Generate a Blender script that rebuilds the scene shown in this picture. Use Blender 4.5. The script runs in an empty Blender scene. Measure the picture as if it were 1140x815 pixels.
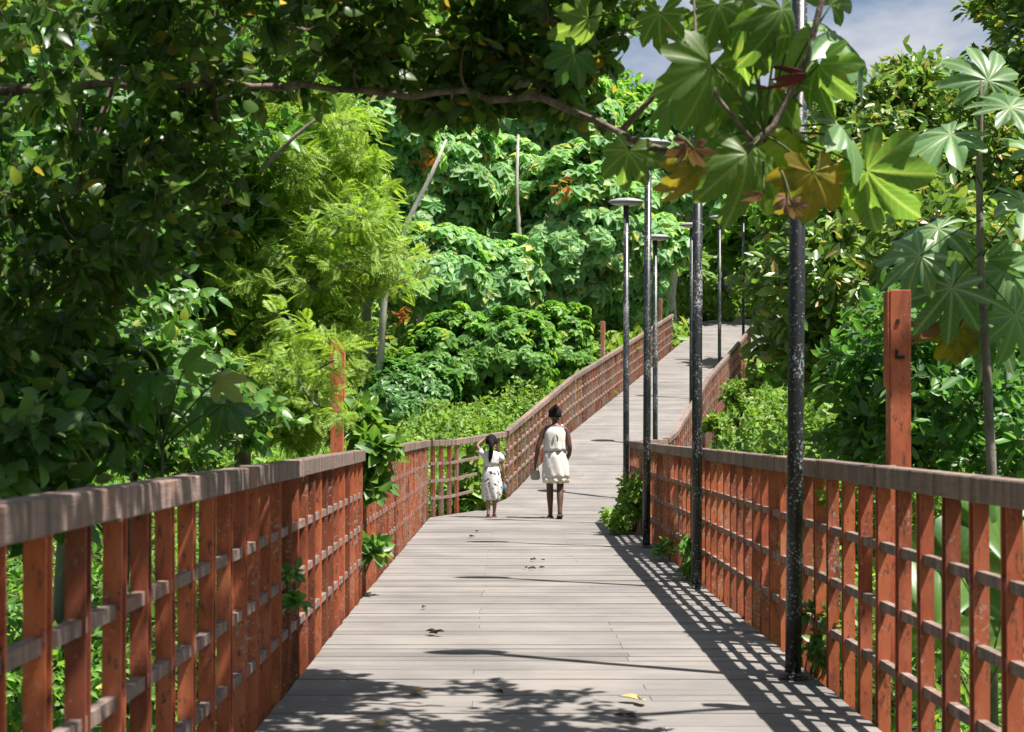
import bpy, math, random
import numpy as np
from mathutils import Vector, Matrix
random.seed(7); RNG = np.random.default_rng(11)
C = bpy.context.scene.collection
# ------------------------------------------------------------------ camera model (photo 1140x815, level camera, shifted lens)
F, CX, HY, HC = 1583.0, 565.0, 478.0, 1.26
def at(px, py, d):
    return Vector(((px-CX)/F*d, d, HC+(HY-py)/F*d))
def pxm(d): return F/d

# ------------------------------------------------------------------ object helpers
def tag(o, label=None, cat=None, group=None, kind=None):
    if label: o['label'] = label
    if cat: o['category'] = cat
    if group: o['group'] = group
    if kind: o['kind'] = kind
    return o
def thing(name, label, cat, loc=(0,0,0), rz=0.0, group=None):
    o = bpy.data.objects.new(name, None); C.objects.link(o)
    o.location = loc; o.rotation_euler = (0,0,rz); o.empty_display_size = .1
    return tag(o, label, cat, group)
def npmesh(name, V, faces_by_n, mats, parent=None, UV=None, smooth=False):
    """faces_by_n: list of int arrays (m,k). UV: per vertex (n,2)."""
    me = bpy.data.meshes.new(name)
    V = np.asarray(V, dtype=np.float32)
    me.vertices.add(len(V)); me.vertices.foreach_set('co', V.ravel())
    idx = np.concatenate([f.ravel() for f in faces_by_n]).astype(np.int32)
    cnt = np.concatenate([np.full(len(f), f.shape[1]) for f in faces_by_n]).astype(np.int32)
    st = np.concatenate([[0], np.cumsum(cnt)[:-1]]).astype(np.int32)
    me.loops.add(len(idx)); me.loops.foreach_set('vertex_index', idx)
    me.polygons.add(len(cnt)); me.polygons.foreach_set('loop_start', st)
    me.polygons.foreach_set('loop_total', cnt)
    if smooth: me.polygons.foreach_set('use_smooth', np.ones(len(cnt), dtype=bool))
    if UV is not None:
        uv = me.uv_layers.new(name='UVMap')
        uv.data.foreach_set('uv', np.asarray(UV, dtype=np.float32)[idx].ravel())
    me.update(calc_edges=True); me.validate()
    o = bpy.data.objects.new(name, me); C.objects.link(o)
    for m in (mats if isinstance(mats, (list, tuple)) else [mats]): me.materials.append(m)
    if parent is not None:
        o.parent = parent
    return o
class MB:
    def __init__(s): s.v = []; s.f = []
    def add(s, vs, fs):
        b = len(s.v); s.v += [tuple(v) for v in vs]; s.f += [tuple(i+b for i in f) for f in fs]
    def box(s, c, h, R=None):
        vs = [Vector((x*h[0], y*h[1], z*h[2])) for z in (-1,1) for y in (-1,1) for x in (-1,1)]
        if R: vs = [R @ v for v in vs]
        vs = [v+Vector(c) for v in vs]
        s.add(vs, [(0,2,3,1),(4,5,7,6),(0,1,5,4),(2,6,7,3),(0,4,6,2),(1,3,7,5)])
    def hexa(s, b, t):
        s.add(list(b)+list(t), [(3,2,1,0),(4,5,6,7),(0,1,5,4),(1,2,6,5),(2,3,7,6),(3,0,4,7)])
    def tube(s, pts, rads, n=8, caps=True):
        pts = [Vector(p) for p in pts]; b = len(s.v)
        up = Vector((0.13,0.2,1)).normalized()
        for i, p in enumerate(pts):
            t = (pts[min(i+1,len(pts)-1)]-pts[max(i-1,0)])
            t = t.normalized() if t.length > 1e-9 else Vector((0,0,1))
            a = t.cross(up)
            if a.length < .05: a = t.cross(Vector((1,0,0)))
            a.normalize(); c = t.cross(a)
            for k in range(n):
                w = 2*math.pi*k/n
                s.v.append(tuple(p+(a*math.cos(w)+c*math.sin(w))*rads[i]))
        for i in range(len(pts)-1):
            for k in range(n):
                k2 = (k+1)%n
                s.f.append((b+i*n+k, b+i*n+k2, b+(i+1)*n+k2, b+(i+1)*n+k))
        if caps:
            s.f.append(tuple(b+k for k in range(n))[::-1]); m = b+(len(pts)-1)*n
            s.f.append(tuple(m+k for k in range(n)))
    def lathe(s, prof, n=24, sx=1, sy=1, o=(0,0,0)):
        b = len(s.v)
        for r, z in prof:
            for k in range(n):
                w = 2*math.pi*k/n
                s.v.append((o[0]+r*sx*math.cos(w), o[1]+r*sy*math.sin(w), o[2]+z))
        for i in range(len(prof)-1):
            for k in range(n):
                k2 = (k+1)%n
                s.f.append((b+i*n+k, b+i*n+k2, b+(i+1)*n+k2, b+(i+1)*n+k))
        s.f.append(tuple(b+k for k in range(n))[::-1]); m = b+(len(prof)-1)*n
        s.f.append(tuple(m+k for k in range(n)))
    def build(s, name, mat, parent=None, smooth=False, bevel=0, wn=False):
        me = bpy.data.meshes.new(name); me.from_pydata(s.v, [], s.f); me.update()
        o = bpy.data.objects.new(name, me); C.objects.link(o)
        for m in (mat if isinstance(mat, (list, tuple)) else [mat]): me.materials.append(m)
        if smooth:
            for p in me.polygons: p.use_smooth = True
        if parent is not None: o.parent = parent
        if bevel:
            md = o.modifiers.new('bevel', 'BEVEL'); md.width = bevel; md.segments = 2; md.limit_method = 'ANGLE'
        return o

# ------------------------------------------------------------------ materials
def newmat(name):
    m = bpy.data.materials.new(name); m.use_nodes = True
    nt = m.node_tree; nt.nodes.clear()
    out = nt.nodes.new('ShaderNodeOutputMaterial')
    return m, nt, out
def N(nt, t, **kw):
    n = nt.nodes.new(t)
    for k, v in kw.items():
        if k in n.inputs: n.inputs[k].default_value = v
        else: setattr(n, k, v)
    return n
def L(nt, a, b): nt.links.new(a, b)
def ramp(nt, fac, stops, interp='LINEAR'):
    r = nt.nodes.new('ShaderNodeValToRGB'); r.color_ramp.interpolation = interp
    e = r.color_ramp.elements
    while len(e) < len(stops): e.new(.5)
    for i, (p, c) in enumerate(stops):
        e[i].position = p; e[i].color = (c[0], c[1], c[2], 1) if not isinstance(c, (int, float)) else (c, c, c, 1)
    if fac is not None: L(nt, fac, r.inputs[0])
    return r
def noise(nt, vec, scale, detail=4, rough=.6):
    n = N(nt, 'ShaderNodeTexNoise'); n.inputs['Scale'].default_value = scale
    n.inputs['Detail'].default_value = detail; n.inputs['Roughness'].default_value = rough
    if vec is not None: L(nt, vec, n.inputs['Vector'])
    return n
def mapping(nt, vec, scale=(1,1,1)):
    m = N(nt, 'ShaderNodeMapping'); m.inputs['Scale'].default_value = scale
    L(nt, vec, m.inputs['Vector']); return m.outputs[0]
def mix(nt, f, a, b, mode='MIX'):
    m = nt.nodes.new('ShaderNodeMix'); m.data_type = 'RGBA'; m.blend_type = mode
    for s, v in ((0, f), (6, a), (7, b)):
        if isinstance(v, (int, float)): m.inputs[s].default_value = v
        elif isinstance(v, tuple): m.inputs[s].default_value = (v[0], v[1], v[2], 1)
        else: L(nt, v, m.inputs[s])
    return m.outputs[2]
def principled(nt, out, rough=.6, spec=.5, **kw):
    p = nt.nodes.new('ShaderNodeBsdfPrincipled')
    p.inputs['Roughness'].default_value = rough; p.inputs['Specular IOR Level'].default_value = spec
    L(nt, p.outputs[0], out.inputs[0]); return p
def bump(nt, p, h, strength=.3, dist=.01):
    b = nt.nodes.new('ShaderNodeBump'); b.inputs['Strength'].default_value = strength
    b.inputs['Distance'].default_value = dist; L(nt, h, b.inputs['Height']); L(nt, b.outputs[0], p.inputs['Normal'])

def leaf_mat(name, stops, transl=.35, rough=.45, spec=.5, vein=0.0, veincol=(.3,.4,.1), tcol=1.6, yellow=None, ythr=.52):
    m, nt, out = newmat(name)
    g = N(nt, 'ShaderNodeNewGeometry')
    r = ramp(nt, g.outputs['Random Per Island'], stops)
    col = r.outputs[0]
    tc = N(nt, 'ShaderNodeTexCoord')
    n = noise(nt, g.outputs['Position'], 2.2, 3)
    v = ramp(nt, n.outputs[0], [(.3, .75), (.7, 1.2)])
    col = mix(nt, 1.0, col, v.outputs[0], 'MULTIPLY')
    if vein > 0:
        s = N(nt, 'ShaderNodeSeparateXYZ'); L(nt, tc.outputs['UV'], s.inputs[0])
        a = N(nt, 'ShaderNodeMath', operation='ABSOLUTE'); L(nt, s.outputs[0], a.inputs[0])
        rr = ramp(nt, a.outputs[0], [(0, vein), (.035, 0)])
        # side veins, angled off the midrib
        w = N(nt, 'ShaderNodeMath', operation='MULTIPLY_ADD'); L(nt, a.outputs[0], w.inputs[0]); w.inputs[1].default_value = -1.2; L(nt, s.outputs[1], w.inputs[2])
        w2 = N(nt, 'ShaderNodeMath', operation='MULTIPLY'); L(nt, w.outputs[0], w2.inputs[0]); w2.inputs[1].default_value = 55
        w3 = N(nt, 'ShaderNodeMath', operation='SINE'); L(nt, w2.outputs[0], w3.inputs[0])
        r3 = ramp(nt, w3.outputs[0], [(.86, 0), (1.0, vein*.35)])
        col = mix(nt, r3.outputs[0], col, veincol)
        col = mix(nt, rr.outputs[0], col, veincol)
    if yellow:
        n2 = noise(nt, g.outputs['Position'], 14, 4)
        r2 = ramp(nt, n2.outputs[0], [(ythr, 0), (ythr+.12, .75)])
        col = mix(nt, r2.outputs[0], col, yellow)
    p = nt.nodes.new('ShaderNodeBsdfPrincipled'); p.inputs['Roughness'].default_value = rough
    p.inputs['Specular IOR Level'].default_value = spec
    L(nt, col, p.inputs['Base Color'])
    t = N(nt, 'ShaderNodeBsdfTranslucent')
    tcx = mix(nt, 1.0, col, (tcol*1.0, tcol, tcol*.5), 'MULTIPLY'); L(nt, tcx, t.inputs[0])
    ms = N(nt, 'ShaderNodeMixShader'); ms.inputs[0].default_value = transl
    L(nt, p.outputs[0], ms.inputs[1]); L(nt, t.outputs[0], ms.inputs[2]); L(nt, ms.outputs[0], out.inputs[0])
    return m
def bark_mat(name, c1, c2, scale=9):
    m, nt, out = newmat(name); g = N(nt, 'ShaderNodeNewGeometry')
    v = mapping(nt, g.outputs['Position'], (1,1,.45))
    n = noise(nt, v, scale, 6, .7); r = ramp(nt, n.outputs[0], [(.35, c1), (.65, c2)])
    p = principled(nt, out, .9, .2); L(nt, r.outputs[0], p.inputs['Base Color'])
    n2 = noise(nt, v, scale*4, 4); bump(nt, p, n2.outputs[0], .6, .01)
    return m
M = {}
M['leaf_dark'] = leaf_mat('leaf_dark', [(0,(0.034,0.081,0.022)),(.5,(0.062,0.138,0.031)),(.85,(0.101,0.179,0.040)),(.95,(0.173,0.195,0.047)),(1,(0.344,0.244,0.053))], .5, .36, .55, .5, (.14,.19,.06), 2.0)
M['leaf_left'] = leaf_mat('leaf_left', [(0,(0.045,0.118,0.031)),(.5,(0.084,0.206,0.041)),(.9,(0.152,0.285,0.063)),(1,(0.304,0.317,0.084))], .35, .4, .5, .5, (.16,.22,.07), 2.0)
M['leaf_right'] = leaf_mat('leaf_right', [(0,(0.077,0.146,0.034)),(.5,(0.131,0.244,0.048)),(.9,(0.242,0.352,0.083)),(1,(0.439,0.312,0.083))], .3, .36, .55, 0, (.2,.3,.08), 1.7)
M['leaf_feather'] = leaf_mat('leaf_feather', [(0,(.14,.26,.035)),(.5,(.23,.37,.055)),(1,(.36,.46,.085))], .45, .55, .3, tcol=1.5)
M['leaf_pale'] = leaf_mat('leaf_pale', [(0,(0.144,0.313,0.131)),(.5,(0.241,0.457,0.189)),(.93,(0.369,0.500,0.212)),(.97,(0.500,0.500,0.142)),(1,(0.500,0.384,0.072))], .48, .5, .42, tcol=1.5)
M['leaf_mid'] = leaf_mat('leaf_mid', [(0,(0.075,0.194,0.041)),(.5,(0.140,0.298,0.055)),(.95,(0.242,0.420,0.083)),(1,(0.500,0.500,0.083))], .48, .5, .4, tcol=1.6)
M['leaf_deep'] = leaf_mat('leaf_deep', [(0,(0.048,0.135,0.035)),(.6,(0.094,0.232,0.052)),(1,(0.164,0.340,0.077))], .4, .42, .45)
M['leaf_scrub'] = leaf_mat('leaf_scrub', [(0,(0.103,0.198,0.028)),(.5,(0.161,0.297,0.044)),(.9,(0.230,0.363,0.066)),(1,(0.368,0.374,0.110))], .4, .5, .4, tcol=1.5)
M['leaf_vine'] = leaf_mat('leaf_vine', [(0,(.06,.15,.03)),(.5,(.10,.22,.04)),(1,(.19,.31,.06))], .4, .4, .5, .5, (.25,.35,.1), 1.7)
M['leaf_lime'] = leaf_mat('leaf_lime', [(0,(.16,.27,.03)),(1,(.26,.34,.04))], .6, .45, .4, .6, (.3,.36,.1), 2.4)
M['leaf_maroon'] = leaf_mat('leaf_maroon', [(0,(.05,.006,.006)),(1,(.08,.01,.008))], .05, .6, .3)
M['leaf_big'] = leaf_mat('leaf_big', [(0,(.065,.13,.03)),(.5,(.10,.18,.04)),(1,(.14,.22,.05))], .6, .42, .5, .75, (.26,.34,.12), 2.3, (.22,.20,.04), .60)
M['leaf_papaya'] = leaf_mat('leaf_papaya', [(0,(.08,.17,.055)),(.5,(.11,.23,.08)),(1,(.15,.28,.10))], .3, .42, .5, .8, (.32,.4,.2), 1.7)
M['leaf_gold'] = leaf_mat('leaf_gold', [(0,(.28,.17,.02)),(1,(.36,.27,.03))], .5, .5, .4, .6, (.3,.35,.08), 1.5, (.10,.16,.03))
M['leaf_dry'] = leaf_mat('leaf_dry', [(0,(.10,.045,.025)),(1,(.26,.16,.10))], .2, .8, .2)
M['leaf_rust'] = leaf_mat('leaf_rust', [(0,(.35,.08,.02)),(1,(.45,.2,.04))], .35, .6, .3)
M['leaf_fallen'] = leaf_mat('leaf_fallen', [(0,(.42,.29,.10)),(1,(.50,.38,.17))], .1, .7, .3)
M['leaf_fallen_dark'] = leaf_mat('leaf_fallen_dark', [(0,(.03,.02,.015)),(1,(.06,.045,.02))], .05, .8, .2)
M['bark_grey'] = bark_mat('bark_grey', (.10,.085,.07), (.27,.24,.2))
M['bark_brown'] = bark_mat('bark_brown', (.06,.045,.035), (.24,.19,.15), 22)
M['bark_pale'] = bark_mat('bark_pale', (.26,.24,.20), (.48,.45,.39), 6)
M['stem_green'] = bark_mat('stem_green', (.06,.08,.03), (.12,.14,.05), 8)

def mk_paint():
    m, nt, out = newmat('red_paint'); g = N(nt, 'ShaderNodeNewGeometry'); oi = N(nt, 'ShaderNodeObjectInfo')
    v = g.outputs['Position']
    vs = mapping(nt, v, (1,1,.35))
    n1 = noise(nt, vs, 7, 5, .65)
    base = ramp(nt, n1.outputs[0], [(.28,(.17,.042,.022)), (.5,(.46,.11,.046)), (.75,(.54,.19,.10))])
    rv = ramp(nt, oi.outputs['Random'], [(0,(.40,.42,.45)),(.25,(.75,.75,.75)),(.6,(1,1,1)),(1,(1.1,1.15,1.0))])
    c = mix(nt, 1.0, base.outputs[0], rv.outputs[0], 'MULTIPLY')
    n2 = noise(nt, vs, 38, 6, .75); r2 = ramp(nt, n2.outputs[0], [(.55,0),(.63,1)])
    c = mix(nt, r2.outputs[0], c, (.11,.045,.03))
    n3 = noise(nt, v, 60, 5, .7); n4 = noise(nt, v, 2.5, 3)
    mm = N(nt, 'ShaderNodeMath', operation='MULTIPLY_ADD'); L(nt, n4.outputs[0], mm.inputs[0]); mm.inputs[1].default_value = .55; L(nt, n3.outputs[0], mm.inputs[2])
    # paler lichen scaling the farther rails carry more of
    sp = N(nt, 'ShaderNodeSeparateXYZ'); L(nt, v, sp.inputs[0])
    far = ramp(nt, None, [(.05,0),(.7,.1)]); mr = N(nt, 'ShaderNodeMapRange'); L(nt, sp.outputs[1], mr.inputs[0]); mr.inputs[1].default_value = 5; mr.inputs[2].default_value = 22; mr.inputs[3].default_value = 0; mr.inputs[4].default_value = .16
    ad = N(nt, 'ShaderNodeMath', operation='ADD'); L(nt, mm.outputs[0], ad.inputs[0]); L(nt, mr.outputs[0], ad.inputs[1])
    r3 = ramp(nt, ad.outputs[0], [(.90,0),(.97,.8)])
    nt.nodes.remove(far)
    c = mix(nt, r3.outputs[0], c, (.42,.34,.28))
    p = principled(nt, out, .62, .4); L(nt, c, p.inputs['Base Color']); bump(nt, p, n2.outputs[0], .35, .004)
    return m
M['paint'] = mk_paint()
def mk_railwood():
    m, nt, out = newmat('rail_wood'); g = N(nt, 'ShaderNodeNewGeometry'); v = g.outputs['Position']
    s1 = mapping(nt, v, (3,9,.9)); n1 = noise(nt, s1, 2.2, 6, .7)
    r1 = ramp(nt, n1.outputs[0], [(.3,(.075,.06,.05)),(.47,(.17,.135,.115)),(.6,(.27,.20,.175)),(.75,(.38,.30,.27))])
    isl = ramp(nt, g.outputs['Random Per Island'], [(0,(.75,.72,.72)),(1,(1.2,1.12,1.08))])
    c = mix(nt, 1.0, r1.outputs[0], isl.outputs[0], 'MULTIPLY')
    n2 = noise(nt, mapping(nt, v, (40,3,40)), 2, 5); r2 = ramp(nt, n2.outputs[0], [(.5,0),(.75,.5)])
    c = mix(nt, r2.outputs[0], c, (.07,.06,.055))
    n3 = noise(nt, v, 3, 3); r3 = ramp(nt, n3.outputs[0], [(.55,0),(.7,.5)])
    c = mix(nt, r3.outputs[0], c, (.30,.12,.08))
    p = principled(nt, out, .8, .3); L(nt, c, p.inputs['Base Color']); bump(nt, p, n2.outputs[0], .5, .006)
    return m
M['rail'] = mk_railwood()
def mk_deck():
    m, nt, out = newmat('deck_wood'); g = N(nt, 'ShaderNodeNewGeometry'); v = g.outputs['Position']
    isl = ramp(nt, g.outputs['Random Per Island'], [(0,(.165,.152,.142)),(.12,(.20,.185,.174)),(.5,(.215,.20,.188)),(.85,(.232,.216,.202)),(1,(.185,.168,.155))])
    s1 = mapping(nt, v, (1.3,60,60)); n1 = noise(nt, s1, 1.4, 6, .7)
    r1 = ramp(nt, n1.outputs[0], [(.3,(.66,.65,.65)),(.5,(1,1,1)),(.7,(1.12,1.1,1.08))])
    c = mix(nt, 1.0, isl.outputs[0], r1.outputs[0], 'MULTIPLY')
    n2 = noise(nt, v, 1.1, 4); r2 = ramp(nt, n2.outputs[0], [(.35,(.78,.78,.80)),(.65,(1.10,1.07,1.05))])
    c = mix(nt, 1.0, c, r2.outputs[0], 'MULTIPLY')
    n4 = noise(nt, v, 26, 3, .5); r4 = ramp(nt, n4.outputs[0], [(.7,0),(.76,.55)])
    c = mix(nt, r4.outputs[0], c, (.13,.11,.10))
    p = principled(nt, out, .8, .3); L(nt, c, p.inputs['Base Color']); bump(nt, p, n1.outputs[0], .5, .004)
    return m
M['deck'] = mk_deck()
def mk_ground():
    m, nt, out = newmat('forest_soil'); g = N(nt, 'ShaderNodeNewGeometry'); v = g.outputs['Position']
    n1 = noise(nt, v, .6, 6, .65); r1 = ramp(nt, n1.outputs[0], [(.35,(.035,.05,.018)),(.55,(.06,.085,.025)),(.7,(.09,.075,.04))])
    n2 = noise(nt, v, 12, 5, .7); r2 = ramp(nt, n2.outputs[0], [(.3,(.6,.6,.6)),(.7,(1.3,1.3,1.2))])
    c = mix(nt, 1.0, r1.outputs[0], r2.outputs[0], 'MULTIPLY')
    p = principled(nt, out, .95, .1); L(nt, c, p.inputs['Base Color']); bump(nt, p, n2.outputs[0], .8, .08)
    return m
M['ground'] = mk_ground()
def simple(name, col, rough=.6, spec=.4, var=.12, scale=20, metal=0, bmp=.2):
    m, nt, out = newmat(name); g = N(nt, 'ShaderNodeTexCoord')
    n = noise(nt, g.outputs['Object'], scale, 5)
    r = ramp(nt, n.outputs[0], [(.3, tuple(c*(1-var) for c in col)), (.7, tuple(min(1, c*(1+var)) for c in col))])
    p = principled(nt, out, rough, spec); L(nt, r.outputs[0], p.inputs['Base Color']); p.inputs['Metallic'].default_value = metal
    bump(nt, p, n.outputs[0], bmp, .004)
    return m
M['sand'] = simple('dry_sand', (.55,.46,.36), .95, .1, .15, 3)
def mk_pole():
    m, nt, out = newmat('black_pole'); g = N(nt, 'ShaderNodeNewGeometry'); v = g.outputs['Position']
    n1 = noise(nt, v, 75, 4, .6); n5 = noise(nt, v, 3.5, 4); sm = N(nt, 'ShaderNodeMath', operation='MULTIPLY_ADD'); L(nt, n5.outputs[0], sm.inputs[0]); sm.inputs[1].default_value = .5; L(nt, n1.outputs[0], sm.inputs[2]); r1 = ramp(nt, sm.outputs[0], [(.84,0),(.89,.85)])
    n2 = noise(nt, mapping(nt, v, (1,1,.3)), 9, 5); r2 = ramp(nt, n2.outputs[0], [(.55,0),(.72,.55)])
    c = mix(nt, r2.outputs[0], (.010,.011,.012), (.06,.057,.055))
    c = mix(nt, r1.outputs[0], c, (.32,.33,.33))
    p = principled(nt, out, .38, .5); L(nt, c, p.inputs['Base Color']); bump(nt, p, n1.outputs[0], .3, .003)
    return m
M['pole'] = mk_pole()
M['lamp_head'] = simple('lamp_head_grey', (.25,.25,.25), .5, .4, .2, 15)
M['lamp_glass'] = simple('lamp_glass', (.5,.5,.48), .25, .5, .05)
M['dark_metal'] = simple('dark_metal', (.03,.02,.018), .7, .3)
M['beam'] = simple('deck_beam', (.10,.05,.035), .8, .3, .3, 6)

# ------------------------------------------------------------------ walk geometry
yl = [-3, 6, 11.2, 20.3, 21.2, 23.5, 29, 35, 44.6, 54]
xl = [-1.05,-1.06,-1.10,-1.12,-.80,0,1.32,2.83,5.2,7.55]
yr = [-3, 6, 15, 19.1, 20.4, 22.4, 23.5, 29, 35, 44.6, 54]
xr = [1.57,1.57,1.58,1.64,1.95,2.46,2.75,4.07,5.58,7.95,10.4]
yz = [-3, 22.4, 23.6, 29, 35, 44.6, 54]
zz = [0,0,.14,1.22,2.2,3.77,5.35]
def XL(y): return np.interp(y, yl, xl)
def XR(y): return np.interp(y, yr, xr)
def ZD(y): return np.interp(y, yz, zz)
def on_walk(P, side=.14, top=2.5):
    y = P[:,1]; z = ZD(y)
    return (P[:,0] > XL(y)-side) & (P[:,0] < XR(y)+side) & (P[:,2] < z+top) & (P[:,2] > z-.4) & (y < 54)
def build_deck(name, y0, y1, label_kind='structure'):
    mb = MB(); y = y0; p = .142
    while y < y1:
        g = .0025+random.random()*.0025+(.003 if random.random() < .12 else 0)
        ya, yb = y, y+p-g
        dz = random.gauss(0,.0012); t = random.gauss(0,.0007)
        e1, e2 = random.uniform(.0,.01), random.uniform(-.01,.0)
        q = [(XL(ya)+.004+e1, ya), (XR(ya)-.004+e2, ya), (XR(yb)-.004+e2, yb), (XL(yb)+.004+e1, yb)]
        zt = [ZD(ya)+dz+t, ZD(ya)+dz-t, ZD(yb)+dz-t, ZD(yb)+dz+t]
        fr_ = [0,1] if random.random() < .5 else [0, random.choice([.34,.66])+random.uniform(-.004,.004), 1]
        for f0, f1 in zip(fr_[:-1], fr_[1:]):
            e = .0006 if f1 < 1 else 0; e0 = .0006 if f0 > 0 else 0; hz = random.gauss(0,.0008)
            def lp(f): return [tuple(np.array((*q[0],zt[0]+hz))*(1-f)+np.array((*q[1],zt[1]+hz))*f), tuple(np.array((*q[3],zt[3]+hz))*(1-f)+np.array((*q[2],zt[2]+hz))*f)]
            l_, r_ = lp(f0+e0), lp(f1-e); top = [l_[0], r_[0], r_[1], l_[1]]
            mb.hexa([(a,b,c-.035) for a,b,c in top], top)
        y += p
    o = mb.build(name, M['deck']); o['kind'] = 'structure'; return o
build_deck('boardwalk', -2.2, 22.4)
build_deck('boardwalk_ramp', 22.45, 54)
mb = MB()
for fx in (lambda y: XL(y)+.25, lambda y: (XL(y)+XR(y))/2, lambda y: XR(y)-.25):
    ys = [-2.2,6,12,19,20.3,22.4,23.6,29,35,44.6,54]
    for a, b in zip(ys[:-1], ys[1:]):
        x0, x1, z0, z1 = fx(a), fx(b), ZD(a)-.045, ZD(b)-.045
        mb.hexa([(x0-.05,a,z0-.2),(x0+.05,a,z0-.2),(x1+.05,b,z1-.2),(x1-.05,b,z1-.2)],
                [(x0-.05,a,z0),(x0+.05,a,z0),(x1+.05,b,z1),(x1-.05,b,z1)])
ys = np.arange(-1, 54, 3.0)
for y in ys:
    for x in (XL(y)+.25, XR(y)-.25): mb.box((x, y, ZD(y)-1.5), (.07,.07,1.24))
mb.build('boardwalk_supports', M['beam'])['kind'] = 'structure'

# terrain
def terr(x, y):
    x = np.asarray(x, float); y = np.asarray(y, float)
    h = np.interp(y, [-20, 8, 14, 20, 28, 36, 54, 62, 90, 160], [-1.6,-1.4,-1.1,-.5,.6,1.9,5.05,7.2,15,30])
    h = h + .25*np.sin(x*.55+1.3)*np.cos(y*.4)+.12*np.sin(x*1.7)*np.sin(y*1.3)
    away = np.clip((np.abs(x-2)-6)/20, 0, 1)
    h = h + away*1.2
    inw = (x > XL(y)-1.3) & (x < XR(y)+1.3) & (y < 53.5)
    return np.where(inw, np.minimum(h, ZD(y)-.45), h)
gx = np.concatenate([np.linspace(-300,-30,10), np.arange(-28,30,.5), np.linspace(32,300,10)])
gy = np.concatenate([np.linspace(-60,-4,6), np.arange(-3,64,.5), np.linspace(66,400,24)])
GX, GY = np.meshgrid(gx, gy); GZ = terr(GX, GY)
V = np.stack([GX.ravel(), GY.ravel(), GZ.ravel()], 1)
nx, ny = len(gx), len(gy); ii = (np.arange(ny-1)[:,None]*nx+np.arange(nx-1)[None,:]).ravel()
o = npmesh('ground', V, [np.stack([ii,ii+1,ii+nx+1,ii+nx],1)], M['ground'], smooth=True); o['kind'] = 'structure'
# sandy landing at the top of the ramp
mb = MB(); bx = []
for x in np.linspace(5.5, 13.5, 17):
    r_ = []
    for k, y in enumerate((53.95, 54.6, 55.4, 56.0)):
        r_.append((x, y+.2*math.sin(x*2+k), 5.30+.17*(y-54)+.03*math.sin(x*5)))
    bx.append(r_)
vs = [p for r_ in bx for p in r_]; fs = [(i*4+k, (i+1)*4+k, (i+1)*4+k+1, i*4+k+1) for i in range(16) for k in range(3)]
mb.add(vs, fs); mb.build('path', M['sand'])['kind'] = 'structure'

# ------------------------------------------------------------------ fences
def baluster_mesh():
    mb = MB(); T, D, t = .054, .052, .008; z0, z1 = -.24, 1.016
    # local: +x outward from the deck, y along the fence
    mb.hexa([(0,-T/2,z0),(D,-T/2,z0),(D,-T/2+t,z0),(0,-T/2+t,z0)],[(0,-T/2,z1),(D,-T/2,z1),(D,-T/2+t,z1),(0,-T/2+t,z1)])
    mb.hexa([(0,T/2-t,z0),(D,T/2-t,z0),(D,T/2,z0),(0,T/2,z0)],[(0,T/2-t,z1),(D,T/2-t,z1),(D,T/2,z1),(0,T/2,z1)])
    mb.hexa([(D-t-.002,-T/2+t,z0),(D-.002,-T/2+t,z0),(D-.002,T/2-t,z0),(D-t-.002,T/2-t,z0)],[(D-t-.002,-T/2+t,z1),(D-.002,-T/2+t,z1),(D-.002,T/2-t,z1),(D-t-.002,T/2-t,z1)])
    o = mb.build('baluster', M['paint']); return o
BAL = baluster_mesh(); BALME = BAL.data; bpy.data.objects.remove(BAL)
def poly_pts(pts, step, phase=0.0):
    out = []; s = phase; acc = 0
    for a, b in zip(pts[:-1], pts[1:]):
        a, b = Vector(a), Vector(b); l = (b.xy-a.xy).length
        while s <= acc+l+1e-6:
            t = (s-acc)/l; out.append((a.lerp(b, t), (b-a).normalized())); s += step
        acc += l
    return out
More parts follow.
